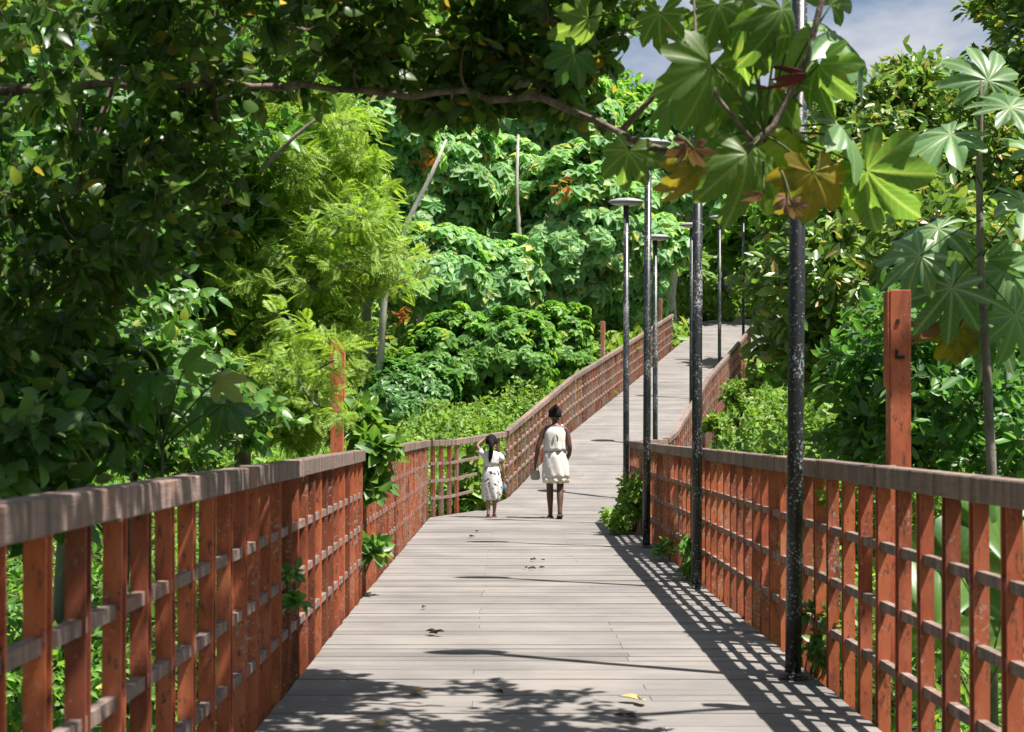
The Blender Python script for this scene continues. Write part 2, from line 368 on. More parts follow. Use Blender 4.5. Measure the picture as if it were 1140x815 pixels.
def sweep(mb, pts, side, o0, o1, z0, z1, piece=None, jit=0):
    """box swept along pts; side=+1 -> outward is to the right of travel"""
    P = [Vector(p) for p in pts]; n = []
    for i in range(len(P)):
        t = (P[min(i+1,len(P)-1)]-P[max(i-1,0)]); t.z = 0; t.normalize()
        n.append(Vector((t.y,-t.x,0))*side)
    segs = []
    if piece is None:
        segs = [(P[i], P[i+1], n[i], n[i+1]) for i in range(len(P)-1)]
        b = len(mb.v)
        for i in range(len(P)):
            for (o_, z_) in ((o0,z0),(o1,z0),(o1,z1),(o0,z1)):
                mb.v.append(tuple(P[i]+n[i]*o_+Vector((0,0,z_))))
        for i in range(len(P)-1):
            for k in range(4):
                k2 = (k+1)%4; mb.f.append((b+i*4+k, b+i*4+k2, b+(i+1)*4+k2, b+(i+1)*4+k))
        mb.f.append((b,b+1,b+2,b+3)); m = b+(len(P)-1)*4; mb.f.append((m+3,m+2,m+1,m))
    else:
        for i in range(len(P)-1):
            L_ = (P[i+1]-P[i]).length; k = max(1, round(L_/piece)); 
            for j in range(k):
                g = .0025/L_
                a = P[i].lerp(P[i+1], j/k+(g if j else 0)); c = P[i].lerp(P[i+1], (j+1)/k-(g if j < k-1 else 0))
                na = n[i].lerp(n[i+1], j/k) if (j == 0) else ((P[i+1]-P[i]).normalized().cross(Vector((0,0,1))).normalized()*side)
                nn = (P[i+1]-P[i]); nn.z = 0; nn.normalize(); nn = Vector((nn.y,-nn.x,0))*side
                d0, d1 = random.gauss(0,jit), random.gauss(0,jit); h0, h1 = random.gauss(0,jit*.7), random.gauss(0,jit*.7)
                q = []
                for (pp, dd, hh) in ((a,d0,h0),(c,d1,h1)):
                    q.append([pp+nn*(o_+dd)+Vector((0,0,z_+hh)) for (o_, z_) in ((o0,z0),(o1,z0),(o1,z1),(o0,z1))])
                b = len(mb.v); mb.v += [tuple(v) for v in q[0]+q[1]]
                for kk in range(4):
                    k2 = (kk+1)%4; mb.f.append((b+kk, b+k2, b+4+k2, b+4+kk))
                mb.f.append((b,b+1,b+2,b+3)); mb.f.append((b+7,b+6,b+5,b+4))
def tall_post(name, p, side_n, h0, h1, parent, w=.045, holes=False):
    mb = MB()
    ang = math.atan2(side_n.y, side_n.x); R = Matrix.Rotation(ang, 3, 'Z')
    c = Vector(p)+side_n*(.075+w)
    mb.box(c+Vector((0,0,(h0+h1)/2)), (w, w*.82, (h1-h0)/2), R)
    mb.box(c+side_n*(-w-.006)+Vector((0,0,h1-.21)), (.006, w*.74, .205), R)      # cover strip on the inner face
    if holes:
        f = c-Vector((0,w*.82+.0015,0))
        mb2 = MB(); mb2.box(f+Vector((-.012,0,h1-.135)), (.007,.004,.009), None); mb2.box(f+Vector((-.004,0,h1-.29)), (.020,.004,.007), None); mb2.box(f+Vector((-.018,0,h1-.275)), (.006,.005,.017), None)
    o = mb.build(name, M['paint'], parent, bevel=.003)
    if holes: mb2.build('bolt_slot', M['dark_metal'], o)
    return o
def fence(name, label, pts, side, group, posts=(), skip=None, rails=True, phase=.12, step=.31, piece=1.24):
    base = Vector(pts[0])
    t = thing(name, label, 'fence', base, 0, group)
    def loc(ps): return [Vector(p)-base for p in ps]
    mb = MB(); sweep(mb, loc(pts), side, -.022, .068, 1.018, 1.104, piece, .0016); mb.build('top_rail', M['rail'], t, bevel=.004)
    for z in (.245,.495,.745):
        mb = MB(); sweep(mb, loc(pts), side, .006, .038, z, z+.040); mb.build('mid_rail', M['rail'], t)
    for p, d in poly_pts(pts, step, phase):
        if skip and skip(p): continue
        n = Vector((d.y, -d.x, 0))*side
        b = bpy.data.objects.new('baluster', BALME); C.objects.link(b); b.parent = t
        b.location = p-base+Vector((random.gauss(0,.0015),0,0)); b.rotation_euler = (random.gauss(0,.003), random.gauss(0,.003), math.atan2(n.y, n.x)+random.gauss(0,.012))
    for i, (p, h0, h1, hl) in enumerate(posts):
        dd = (Vector(pts[-1])-Vector(pts[0])); dd.z = 0; dd.normalize(); n = Vector((dd.y,-dd.x,0))*side
        tall_post('tall_post', Vector(p)-base, n, h0, h1, t, holes=hl)
    return t
def wl(y): return (float(XL(y)), y, float(ZD(y)))
def wr(y): return (float(XR(y)), y, float(ZD(y)))
G = 'red and grey railings along the boardwalk'
dL = F*1.22/(CX-374)
fence('railing', 'weathered red railing on the near left, shaded by the overhanging tree', [wl(1.6), wl(6), wl(11.15)], -1, G, posts=[(wl(dL), .2, 1.9, False)])
p0 = Vector(wl(11.3))+Vector((-.012,0,.008))
fence('railing', 'sunlit orange red railing from the dangling vine to the corner beside the girl', [tuple(p0), wl(15.5), wl(20.3)], -1, G)
fence('railing', 'short corner railing with missing uprights, just left of the girl', [wl(20.38), wl(21.2), wl(23.4)], -1, G, skip=lambda p: -.72 < p.x < -.22)
fence('railing', 'long red railing climbing the left side of the distant ramp behind the woman', [wl(23.5), wl(29), wl(35), wl(44.6)], -1, G,
      posts=[((float(XL(33.0)), 33.0, float(ZD(33.0))), .2, 1.9, False), ((float(XL(42.5)), 42.5, float(ZD(42.5))), .2, 1.75, False)])
dR = 6.15
fence('railing', 'red railing on the right beside the lamp posts, casting a grid shadow on the deck', [wr(2.2), wr(6), wr(10.5), wr(15), wr(19.1)], 1, G, posts=[(wr(dR), .2, 1.86, True)])
fence('railing', 'short red railing at the right bend, peeking over the longer railing at the ramp foot', [wr(19.2), wr(20.4), wr(22.4)], 1, G)
fence('railing', 'pink red railing up the right side of the ramp, partly grown over by vines', [wr(22.5), wr(23.5), wr(29), wr(35), wr(40)], 1, G)
# ------------------------------------------------------------------ lamp posts
def lamp_post():
    t = thing('lamp_post', 'x', 'lamp post')
    H = 4.33; mb = MB(); mb.tube([(0,0,-.3),(0,0,1.2),(0,0,H-.05)], [.041,.041,.038], 20); mb.build('pole', M['pole'], t, smooth=True)
    mb = MB(); mb.lathe([(.075,.002),(.075,.010),(.048,.014),(.046,.03)], 20); mb.build('base_plate', M['pole'], t)
    mb = MB(); mb.lathe([(.05,H-.085),(.10,H-.075),(.22,H-.05),(.243,H-.035),(.243,H-.026),(.20,H-.005),(.12,H+.014),(.03,H+.022)], 32, 1, .45)
    h = mb.build('lamp_head', M['lamp_head'], t, smooth=True)
    mb = MB(); mb.lathe([(.10,H-.088),(.19,H-.066),(.20,H-.058)], 32, 1, .42); mb.build('diffuser', M['lamp_glass'], h, smooth=True)
    return t
def copy_tree(o, parent=None):
    c = o.copy(); C.objects.link(c); c.parent = parent
    for ch in list(o.children): copy_tree(ch, c)
    return c
lamps = [(1.446,7.2,'tall black speckled lamp post nearest the viewer, its top hidden by big leaves'),
         (1.50,11.27,'black lamp post second nearest, with leafy vine at its foot against the railing'),
         (1.475,15.1,'black lamp post third nearest, standing right of the leafy bush on the deck'),
         (1.585,19.0,'lamp post with whole flat head, rising behind the leafy bush at the railing end'),
         (2.41,23.2,'lamp post at the ramp foot, its flat head peeking out behind the third pole'),
         (3.53,27.3,'lamp post low on the ramp, almost hidden behind the second nearest pole'),
         (4.98,33.4,'slim lamp post halfway up the ramp, flat head against pale trees'),
         (6.8,41.0,'farthest lamp post near the top of the ramp beside the green shrubs')]
pr = lamp_post()
for i, (x, y, lab) in enumerate(lamps):
    o = pr if i == 0 else copy_tree(pr)
    o.location = (x, y, float(ZD(y))+.002); o['label'] = lab; o['group'] = 'black lamp posts along the right edge of the boardwalk'
    o.rotation_euler = (0, math.radians([.55,.1,.25,0,0,.1,0,0][i]), random.uniform(-.04,.04))

# ------------------------------------------------------------------ leaves
def leaf_t(kind):
    """template: verts, faces list, uv ; length 1 along +Y, normal +Z"""
    if kind == 'ovate':      # 8 side points, midrib
        s = [(.13,.06),(.25,.25),(.28,.48),(.19,.74),(.07,.92)]
        mid = [0,.25,.5,.75]
        z = lambda x, y: .28*abs(x)-.22*y*y
        V = [(0,m,z(0,m)) for m in mid]+[(0,1,z(0,1))]; V += [(x,y,z(x,y)) for x, y in s]; V += [(-x,y,z(x,y)) for x, y in s]
        F_ = []
        for b, sg in ((5,1),(10,-1)):
            q = [(0,b,b+1,1),(1,b+1,b+2,2),(2,b+2,b+3,3),(3,b+3,b+4,4)]
            F_ += q if sg == 1 else [f[::-1] for f in q]
    elif kind == 'simple':
        z = lambda x, y: .3*abs(x)-.18*y*y
        pts = [(0,0),(.22,.28),(.2,.66),(0,1),(-.2,.66),(-.22,.28)]
        V = [(x,y,z(x,y)) for x, y in pts]; F_ = [(0,1,2,3),(0,3,4,5)]
    elif kind == 'slim':
        z = lambda x, y: .3*abs(x)-.35*y*y
        pts = [(0,0),(.13,.3),(.14,.68),(0,1),(-.14,.68),(-.13,.3)]
        V = [(x,y,z(x,y)) for x, y in pts]; F_ = [(0,1,2,3),(0,3,4,5)]
    elif kind == 'pinnate':
        V = []; F_ = []; n = 11
        for i in range(n):
            t = (i+.6)/n; y = t; zc = -.25*t*t; w = .235*math.sin(math.pi*(.12+.8*t))+.05
            for sg in (-1,1):
                b = len(V); dx, dy = sg*w, .09
                V += [(0,y,zc),(dx*.5-sg*.0,y+dy*.3-.028,zc-.01),(dx,y+dy,zc-.05),(dx*.5,y+dy*.8+.026,zc-.01)]
                F_.append((b,b+1,b+2,b+3) if sg > 0 else (b+3,b+2,b+1,b))
        b = len(V); V += [(-.006,0,0),(.006,0,0),(.004,1,-.25),(-.004,1,-.25)]; F_.append((b,b+1,b+2,b+3))
    elif kind == 'rosette':   # palmate compound leaf with drooping leaflets, centre at the origin
        V = []; F_ = []; n = 7
        for i in range(n):
            a = 2*math.pi*i/n+.2*math.sin(i*7.1); L_ = .5*(1+.18*math.sin(i*3.3)); w = .165
            ca, sa = math.cos(a), math.sin(a); b = len(V)
            for (x, y) in ((0,.04),(w*.8,.3),(w,.66),(0,1),(-w,.66),(-w*.8,.3)):
                r = y*L_; zz_ = .10*y-.42*y*y*L_*1.5+.12*abs(x); V.append((ca*r-sa*x, sa*r+ca*x, zz_))
            F_ += [(b,b+1,b+2,b+3),(b,b+3,b+4,b+5)]
    V = np.array(V, float)
    uv = np.stack([V[:,0], V[:,1]], 1)
    if kind == 'ovate': uv = np.stack([V[:,0], V[:,1]], 1)
    return V, [np.array([f for f in F_ if len(f) == k]) for k in (3,4) if any(len(f) == k for f in F_)], uv
def big_leaf_t(nl=8, sinus=.45, span=300, droop=.35, seed=0, res=8, power=1.0):
    """big palmately lobed leaf; petiole joint at origin, tip along +Y, span degrees"""
    rs = random.Random(seed)
    A0 = math.radians(span); V = [(0,0,0)]; uv = [(0,0)]; nA = nl*res+1
    lens = [(.62+.38*math.cos((i-(nl-1)/2)/(nl-1)*math.radians(span*.62)))*(1+rs.uniform(-.06,.06)) for i in range(nl)]
    R = [.12,.3,.5,.7,.86,1.0]
    drp = [rs.uniform(.8,1.3)*droop for _ in range(nl)]
    for j, rr in enumerate(R):
        for k in range(nA):
            u = k/(nA-1)*nl-.5; i = int(min(nl-1, max(0, round(u)))); du = (u-i)     # -.5..+.5 inside a lobe
            th = (u-(nl-1)/2)/nl*A0
            lob = lens[i]
            w = abs(du)*2
            rmax = lob*((1-sinus)+sinus*max(0,1-w**1.25*(.8+.2*w)))*(1+.035*math.sin(k*2.7+seed)+.02*math.sin(k*5.3+2*seed))
            # neighbouring lobe average at the sinus
            r = rmax*rr
            # narrow each lobe outward: pull angle toward lobe midrib
            thm = (i-(nl-1)/2)/nl*A0
            th2 = thm+(th-thm)*(1+.12*rr)
            z = -drp[i]*r*r+.10*r*(w)-.03*math.sin(k*1.3)*rr*.5
            V.append((math.sin(th2)*r, math.cos(th2)*r, z)); uv.append((du*r*A0/nl, r))
    F3 = [(0, 1+k, 2+k) for k in range(nA-1)]; F4 = []
    for j in range(len(R)-1):
        for k in range(nA-1):
            a = 1+j*nA+k; F4.append((a, a+nA, a+nA+1, a+1))
    return np.array(V), [np.array(F3), np.array(F4)], np.array(uv)
T = {k: leaf_t(k) for k in ('ovate','simple','slim','pinnate','rosette')}
def nrm(a): return a/np.maximum(np.linalg.norm(a, axis=-1, keepdims=True), 1e-9)
def frames(d, n):
    y = nrm(d); x = nrm(np.cross(y, n)); z = np.cross(x, y); return np.stack([x, y, z], -1)   # columns
def instance(tpl, P, R, S):
    V, Fs, uv = tpl
    W = np.einsum('nij,vj->nvi', R, V)*S[:,None,None]+P[:,None,:]
    n, k = len(P), len(V); off = (np.arange(n)*k)
    return W.reshape(-1,3), [(f[None]+off[:,None,None]).reshape(-1, f.shape[1]) for f in Fs], np.tile(uv, (n,1))
def merge(batches):
    V = []; Fd = {}; U = []; o = 0
    for v, fs, u in batches:
        V.append(v); U.append(u)
        for f in fs: Fd.setdefault(f.shape[1], []).append(f+o)
        o += len(v)
    return np.concatenate(V), [np.concatenate(x) for x in Fd.values()], np.concatenate(U)
def unit(n):
    return nrm(RNG.normal(size=(n,3)))
def in_ellipsoid(n, c, r, shell=.35):
    u = unit(n); rad = (shell+(1-shell)*RNG.random((n,1)))**(1/2.2)
    return np.asarray(c)+u*rad*np.asarray(r)
def clump_leaves(centres, crad, twigs, per, size, kind, droop=.3, up=.8, jitter=.5, walkguard=True, svar=.3, guardtop=2.5, out=None, outw=.8):
    """leaves on twigs radiating from clump centres -> batch + twig segments"""
    cs = np.repeat(np.asarray(centres), twigs, 0)
    cr = np.repeat(np.asarray(crad), twigs)
    d = unit(len(cs)); d[:,2] = np.abs(d[:,2])*.7+d[:,2]*.3; d = nrm(d)
    tl = cr*(.55+.45*RNG.random(len(cs)))
    segs = (cs, cs+d*tl[:,None])
    if out is None: out = np.zeros_like(np.asarray(centres))
    od = np.repeat(out, twigs, 0)*outw+d*.7; OD = np.concatenate([od]*per)
    P = []; D = []
    for k in range(per):
        t = .25+.75*(k+.5+RNG.uniform(-.4,.4,len(cs)))/per
        p = cs+d*(tl*t)[:,None]+RNG.normal(size=cs.shape)*(.07*cr)[:,None]
        perp = nrm(np.cross(d, unit(len(cs))))
        dd = d*(.45+.5*(t[:,None]))+perp*(1.1-.5*t[:,None])+np.array([0,0,-droop])
        P.append(p); D.append(dd)
    P = np.concatenate(P); D = nrm(np.concatenate(D))
    if kind == 'rosette':
        n = nrm(np.array([[0,0,up]])+unit(len(P))*jitter+OD); R = frames(nrm(np.cross(n, unit(len(P)))), n)
    else:
        n = nrm(np.array([[.1,0,up]])+unit(len(P))*jitter+OD*.8); R = frames(D, n)
    S = size*(1-svar+2*svar*RNG.random(len(P)))
    if walkguard:
        k = ~on_walk(P, .14+size*.5, guardtop); P, R, S = P[k], R[k], S[k]
    k = P[:,2] > terr(P[:,0], P[:,1])+.02; P, R, S = P[k], R[k], S[k]
    return instance(T[kind], P, R, S), segs
def tubes_batch(A, B, r0, r1, n=3):
    """straight tapered twigs, vectorised"""
    t = nrm(B-A); a = nrm(np.cross(t, np.array([.3,.2,.93]))); c = np.cross(t, a); k = len(A); V = []
    for P, r in ((A, r0),(B, r1)):
        for j in range(n):
            w = 2*math.pi*j/n; V.append(P+(a*math.cos(w)+c*math.sin(w))*(np.asarray(r)[...,None] if np.ndim(r) else r))
    V = np.stack(V, 1).reshape(-1,3); o = np.arange(k)[:,None]*2*n
    fs = np.concatenate([o+np.array([[j,(j+1)%n,n+(j+1)%n,n+j]]) for j in range(n)])
    return V, [fs], np.zeros((len(V),2))
def curve(a, b, bend, k=5):
    a, b = Vector(a), Vector(b); m = (a+b)/2+Vector(bend)
    return [a*(1-t)**2+m*2*t*(1-t)+b*t*t for t in [i/k for i in range(k+1)]]
def tree(name, label, cat, base, trunk, tr, blobs, nclump, crad, twigs, per, size, kind, leafm, barkm, group=None, extra=None,
         twig_r=.004, limb_r=.3, droop=.3, up=.8, jitter=.5, guard=True, shell=.35, guardtop=2.5, nlimb=None, extra_tubes=(), outw=.8):
    """trunk: points; blobs: list of (centre, radii, weight)"""
    base = Vector(base); t = thing(name, label, cat, base, random.uniform(0,.001), group); t.rotation_euler = (0,0,0)
    w = np.array([b[2] for b in blobs], float); w /= w.sum()
    cen = np.concatenate([in_ellipsoid(max(1, int(round(nclump*w[i]))), b[0], b[1], shell) for i, b in enumerate(blobs)])
    if guard: cen = cen[~on_walk(cen, .15+crad*.6, guardtop)]
    cr = crad*(.65+.7*RNG.random(len(cen)))
    mb = MB(); tp = [Vector(p)-base for p in trunk]
    # finer, wobbly trunk
    fine = []; fr = []
    for i in range(len(tp)-1):
        for k in range(4):
            s = k/4; p = tp[i].lerp(tp[i+1], s)
            fine.append(p+Vector((random.gauss(0,1), random.gauss(0,1), 0))*tr[i]*.18); fr.append((tr[i]*(1-s)+tr[i+1]*s)*random.uniform(.95,1.06))
    fine.append(tp[-1]); fr.append(tr[-1])
    mb.tube(fine, fr, 9)
    nodes = [np.array(p) for p in fine]; nr = [r*.6 for r in fr]
    for pts, rads in extra_tubes:
        q = [Vector(p)-base for p in pts]
        for i in range(len(q)-1):
            for k in range(4): nodes.append(np.array(q[i].lerp(q[i+1], k/4))); nr.append((rads[i]*(1-k/4)+rads[i+1]*k/4)*.7)
    cl = cen-np.array(base); rest = list(range(len(cl))); NA = np.array(nodes)
    dist = np.linalg.norm(cl[:,None]-NA[None], axis=2); near = dist.argmin(1); nd = dist.min(1)
    lim = limb_r*.05
    while rest:
        i = min(rest, key=lambda q: nd[q]); rest.remove(i)
        a_, c_ = Vector(nodes[near[i]]), Vector(cl[i]); ln = (c_-a_).length
        r = max(.0035, min(nr[near[i]]*.8, .006+lim*ln*1.5+.004))
        pts = curve(a_, c_, (random.gauss(0,.13)*ln, random.gauss(0,.13)*ln, random.uniform(-.18,.02)*ln), 4)
        mb.tube(pts, [r*(1-.45*q/4) for q in range(5)], 5, False)
        nodes.append(cl[i]); nr.append(r*.62); k = len(nodes)-1
        dn = np.linalg.norm(cl-cl[i], axis=1)+.05; m_ = dn < nd; nd[m_] = dn[m_]; near[m_] = k
    for pts, rads in extra_tubes: mb.tube([Vector(p)-base for p in pts], rads, 7)
    mb.build('trunk', barkm, t, smooth=True)
    ctr = np.average([b[0] for b in blobs], 0, w); outv = cen-ctr; outv = outv/np.maximum(np.std(cen, 0)*1.5, .01); outv = nrm(outv)
    lb, (A, B) = clump_leaves(cen, cr, twigs, per, size, kind, droop, up, jitter, guard, guardtop=guardtop, out=outv, outw=outw)
    bat = [lb]
    if extra: bat += extra
    V, Fs, U = merge(bat); npmesh('crown', V-np.array(base), Fs, leafm, t, U)
    if twig_r:
        k = RNG.random(len(A)) < .6
        if guard: k &= ~on_walk(B, .1, guardtop)
        V, Fs, U = tubes_batch(A[k], B[k], twig_r, twig_r*.4); npmesh('twigs', V-np.array(base), Fs, barkm, t)
    return t
def E(px, py, d, rx, ry, rd, w=1.0):
    """ellipsoid given by where it shows in the photograph and its real depth"""
    return (np.array(at(px, py, d)), np.array([rx/F*d, rd, ry/F*d]), w)

# --- foreground tree with the long horizontal bough over the walk
bough = [at(-260,150,6.4), at(-60,100,6.2), at(120,98,6.1), at(250,97,6.1), at(340,96,6.1), at(430,104,6.1), at(520,102,6.1), at(600,112,6.1), at(700,152,6.0), at(745,170,6.0)]
bough = [p+Vector((0, random.gauss(0,.03), random.gauss(0,.010))) for b0, b1 in zip(bough[:-1], bough[1:]) for p in (b0, b0.lerp(b1,.33), b0.lerp(b1,.67))]+[bough[-1]]
bough_r = [r*random.uniform(.82,1.15) for r in np.interp(np.linspace(0,9,len(bough)), range(10), [.045,.03,.021,.018,.017,.017,.017,.016,.014,.012])]
tbase = (-3.3, 6.6, float(terr(-3.3,6.6)))
tree('overhanging_tree', 'dark shady tree with a long horizontal bough of oval leaves over the walk', 'tree', tbase,
     [tbase, (-3.2,6.5,0.5), (-3.25,6.4,2.4), (-3.0,6.3,4.0), (-2.4,6.2,5.2)], [.16,.13,.11,.09,.05],
     [E(90,90,6.3,200,120,.9,1.05), E(300,40,6.2,170,72,.8,1.0), E(470,50,6.3,110,60,.6,.75), E(590,55,6.4,80,58,.5,.5), E(560,112,6.4,100,30,.35,.32),
      E(120,240,6.6,140,100,.8,.8), E(30,330,6.6,110,120,.7,.55), E(640,10,6.2,100,45,.6,.35),
      (np.array((1.05,5.75,3.5)), np.array((1.0,.7,.3)), .75), (np.array((.2,3.7,3.45)), np.array((.7,2.2,.25)), 2.4), (np.array((-.4,-.6,4.0)), np.array((2.2,3.0,.6)), 2.0)],  # unseen crown clumps above and behind, shaped to shade deck and left railing
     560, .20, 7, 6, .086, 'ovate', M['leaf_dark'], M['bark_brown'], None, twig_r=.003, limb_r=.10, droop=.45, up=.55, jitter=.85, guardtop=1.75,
     extra_tubes=[(bough, bough_r), ([at(690,148,6.05), at(725,110,6.05), at(757,60,6.0), at(775,20,5.95)], [.016,.012,.010,.008]),
                  ([at(-60,30,6.2), at(0,22,6.2), at(60,22,6.2), at(130,26,6.2), at(190,55,6.15)], [.02,.016,.013,.011,.006]),
                  ([at(140,60,6.5), at(95,180,6.6), at(60,300,6.7)], [.02,.014,.010])])
# --- big lobed leaves hanging over the walk at the top right
def big_plant(name, label, cat, base, stems, leaves, mat_leaf, mat_stem, tpls, group=None, dry=(), pet_r=.004):
    """stems: (pts, rads) lists. leaves: (tip-joint point, stem point, direction, normal, size, template index, material index)"""
    base = Vector(base); t = thing(name, label, cat, base, 0, group)
    mb = MB()
    for pts, rads in stems: mb.tube([Vector(p)-base for p in pts], rads, 8)
    mb.build('stem', mat_stem, t, smooth=True)
    pet = MB(); bat = {}
    for (j, s, d, n, size, k, mi) in leaves:
        j, s = Vector(j)-base, Vector(s)-base
        pet.tube(curve(s, j, (0,0,.12*(s-j).length), 5), [pet_r*1.3]*3+[pet_r]*3, 5)
        R = frames(np.array([d], float), np.array([n], float))
        bat.setdefault(mi, []).append(instance(tpls[k], np.array([j], float), R, np.array([size])))
    pet.build('leaf_stalks', M['stem_green'], t, smooth=True)
    for mi, bs in bat.items():
        if mi in ('g','u','y','p','s'):
            V, Fs, U = merge(bs); npmesh({'y':'lime_leaves','u':'sunlit_leaves','s':'shaded_leaves'}.get(mi,'leaves'), V, Fs, mat_leaf[mi], t, U, smooth=True)
        else:
            for q in bs: npmesh('yellowing_leaf' if mi == 'gold' else 'dried_leaf', q[0], q[1], mat_leaf[mi], t, q[2], smooth=True)
    return t
BT = [big_leaf_t(7, .33, 300, .38+.1*s, s) for s in range(4)]+[big_leaf_t(5, .38, 250, .55, 9)]+[big_leaf_t(9, .50, 335, .30, 5)]+[big_leaf_t(9, .54, 335, .5, 6)]+[big_leaf_t(5, .5, 200, 2.2, 7)]
d0 = 5.2
lv = []
def BL(px, py, ang, L_px, tilt=.5, k=0, mi='g', dd=0, sx=None, sy=None, nx=0, ny=None):
    """joint at pixel; blade points at ang (deg, 0 = right, 90 = up) in the view; faces partly up"""
    d = d0+dd; a = math.radians(ang); s = L_px*(.94 if k < 5 and mi != 'dry' else 1)/F*d
    dirv = (math.cos(a), random.uniform(-.35,.35), math.sin(a)); n = (nx+random.uniform(-.2,.2), -.75 if ny is None else ny, tilt)
    lv.append((at(px,py,d), at(sx if sx is not None else px-20, sy if sy is not None else py-40, d+.05), dirv, n, s, k, mi))
hub = (850,150)
BL(792,72,255,80,.9,0,'g',0,*hub, nx=.7, ny=-.5); BL(930,38,318,80,1.5,1,'u',.1,*hub, nx=-.3, ny=-.35); BL(945,55,285,58,.6,4,'g',.2,*hub, nx=.9, ny=-.3)
BL(912,72,262,62,.3,2,'g',0,*hub, nx=-.9, ny=-.4); BL(870,10,285,75,.5,3,'g',-.1,*hub, nx=.5); BL(832,25,250,66,.8,1,'g',0,*hub, nx=-.4, ny=-.5)
BL(935,140,318,76,1.5,2,'u',.1,*hub, nx=-.4, ny=-.35); BL(965,190,305,82,.4,0,'g',.1,*hub, nx=-.9, ny=-.4); BL(985,165,320,58,.8,4,'g',.2,*hub, nx=.2, ny=-.3)
BL(832,172,268,72,.25,3,'g',-.05,*hub, nx=.1); BL(800,118,215,52,.8,1,'g',.1,*hub, nx=-.8, ny=-.4); BL(700,168,255,46,.2,2,'g',.2,750,170)
BL(905,192,275,64,.1,1,'gold',-.05,*hub); BL(775,185,262,50,.1,3,'gold',.05,760,165, nx=.7)
BL(862,95,235,66,.6,4,'g',.1,*hub, nx=-.7, ny=-.4); BL(882,150,300,60,.3,3,'y',.1,*hub, nx=.6); BL(925,6,60,46,.9,4,'g',.1,*hub, nx=.5, ny=-.3)
BL(735,15,262,46,.7,0,'g',.2,775,20, nx=-.6); BL(655,20,250,50,.6,2,'g',.35,775,20, nx=.6); BL(800,5,290,60,.8,2,'g',.1,775,20, nx=-.5); BL(955,215,288,50,.4,2,'y',.2,*hub, nx=-.7)
BL(842,60,275,30,.4,4,'y',.1,*hub, nx=.3); BL(860,200,255,46,.15,4,'y',.1,*hub, nx=-.5); BL(985,215,300,40,.6,1,'u',.3,*hub)
for a_ in [(810,95,255,62,.4,2),(755,110,230,50,.5,0),(845,110,262,58,.3,1),(880,45,250,56,.5,0),(815,150,240,50,.3,2),(640,60,240,40,.4,1)]:
    BL(*a_, 's', .35, *( (775,20) if a_[0] < 800 else hub), nx=random.uniform(-.7,.7))
BL(764,158,266,27,.0,4,'dry',-.1,755,150,nx=.8); BL(772,165,285,24,.0,4,'dry',-.13,755,150,nx=-.8)
BL(876,220,278,20,.0,4,'dry',-.1,870,190,nx=.7); BL(882,228,300,17,.0,4,'dry',-.12,870,190,nx=-.6); BL(850,215,262,16,.0,7,'dry',-.1,850,180,nx=.8); BL(897,82,250,24,.0,7,'dryr',-.15,905,70,nx=.9)
stems = [([at(690,150,5.95), at(745,172,5.6), at(800,172,5.3), at(840,160,5.2), at(862,140,5.2), at(900,60,5.2), at(930,-60,5.2), at(960,-260,5.3), at(1300,-330,5.6)], [.016,.018,.018,.016,.014,.012,.012,.018,.03]),
         ([at(840,160,5.2), at(800,110,5.2), at(775,50,5.3), at(770,-60,5.4)], [.010,.008,.006,.004])]
stems.append(([at(1300,-330,5.6), (3.6,6.0,2.6), (3.7,6.1,0.5), (3.7,6.1,-1.6)], [.03,.05,.06,.07]))
big_plant('large_leaved_tree', 'branch with huge lobed green and yellow leaves hanging over the right of the walk', 'tree', (3.7,6.1,-1.5),
          stems, lv, {'g': M['leaf_big'], 'u': M['leaf_papaya'], 's': M['leaf_left'], 'y': M['leaf_lime'], 'gold': M['leaf_gold'], 'dry': M['leaf_dry'], 'dryr': M['leaf_maroon']}, M['bark_brown'], BT)  # pale leaves carry a sunlit tone, dark leaves a shaded tone, in their colour
# --- palmate sapling on the right behind the railing
lv = []; d0 = 8.2
st = (1090,170)
for a in [(1058,150,200,62,1.3,5),(1125,120,20,66,1.2,5),(1045,255,195,62,1.1,6),(1140,225,330,66,1.2,5),(1095,290,255,52,.4,6),(1120,300,300,55,.4,5),(1060,320,230,55,.3,6),
          (1095,350,270,60,.2,5),(1130,350,300,50,.5,5),(1100,90,100,50,.8,6),(1150,170,350,60,.9,5),(1025,285,210,45,.5,6)]:
    px, py, an, Lp, ti, k = a; BL(px, py, an, Lp*1.2, ti, k, 'p', random.uniform(-.4,.4), 1094, py+60 if py < 280 else py-40)
BL(1050,360,265,30,.1,7,'dry',0,1094,320,nx=.6); BL(1065,370,280,40,.1,1,'gold',0.1,1094,320)
big_plant('palmate_sapling', 'slender young tree on the right with large star shaped leaves above the railing', 'sapling', (at(1106,0,8.2).x, 8.2, float(terr(at(1106,0,8.2).x,8.2))),
          [([(at(1106,0,8.2).x, 8.2, -1.4), at(1104,525,8.2), at(1098,400,8.2), at(1092,300,8.2), at(1090,190,8.2), at(1092,120,8.2), at(1092,90,8.2)], [.035,.03,.026,.024,.02,.014,.006])],
          lv, {'p': M['leaf_papaya'], 'gold': M['leaf_gold'], 'dry': M['leaf_dry']}, M['bark_grey'], BT)
lv = []; d0 = 6.6
for a in [(195,430,150,40,.9),(225,440,320,46,.8),(250,450,310,40,.7),(170,420,190,44,.9),(160,445,230,42,.9),(205,410,60,38,.9),(240,425,20,38,.8),(150,410,160,34,.8)]:
    px, py, an, Lp, ti = a; BL(px, py, an, Lp, ti, 4, 'g', random.uniform(-.1,.1), 180, 500)
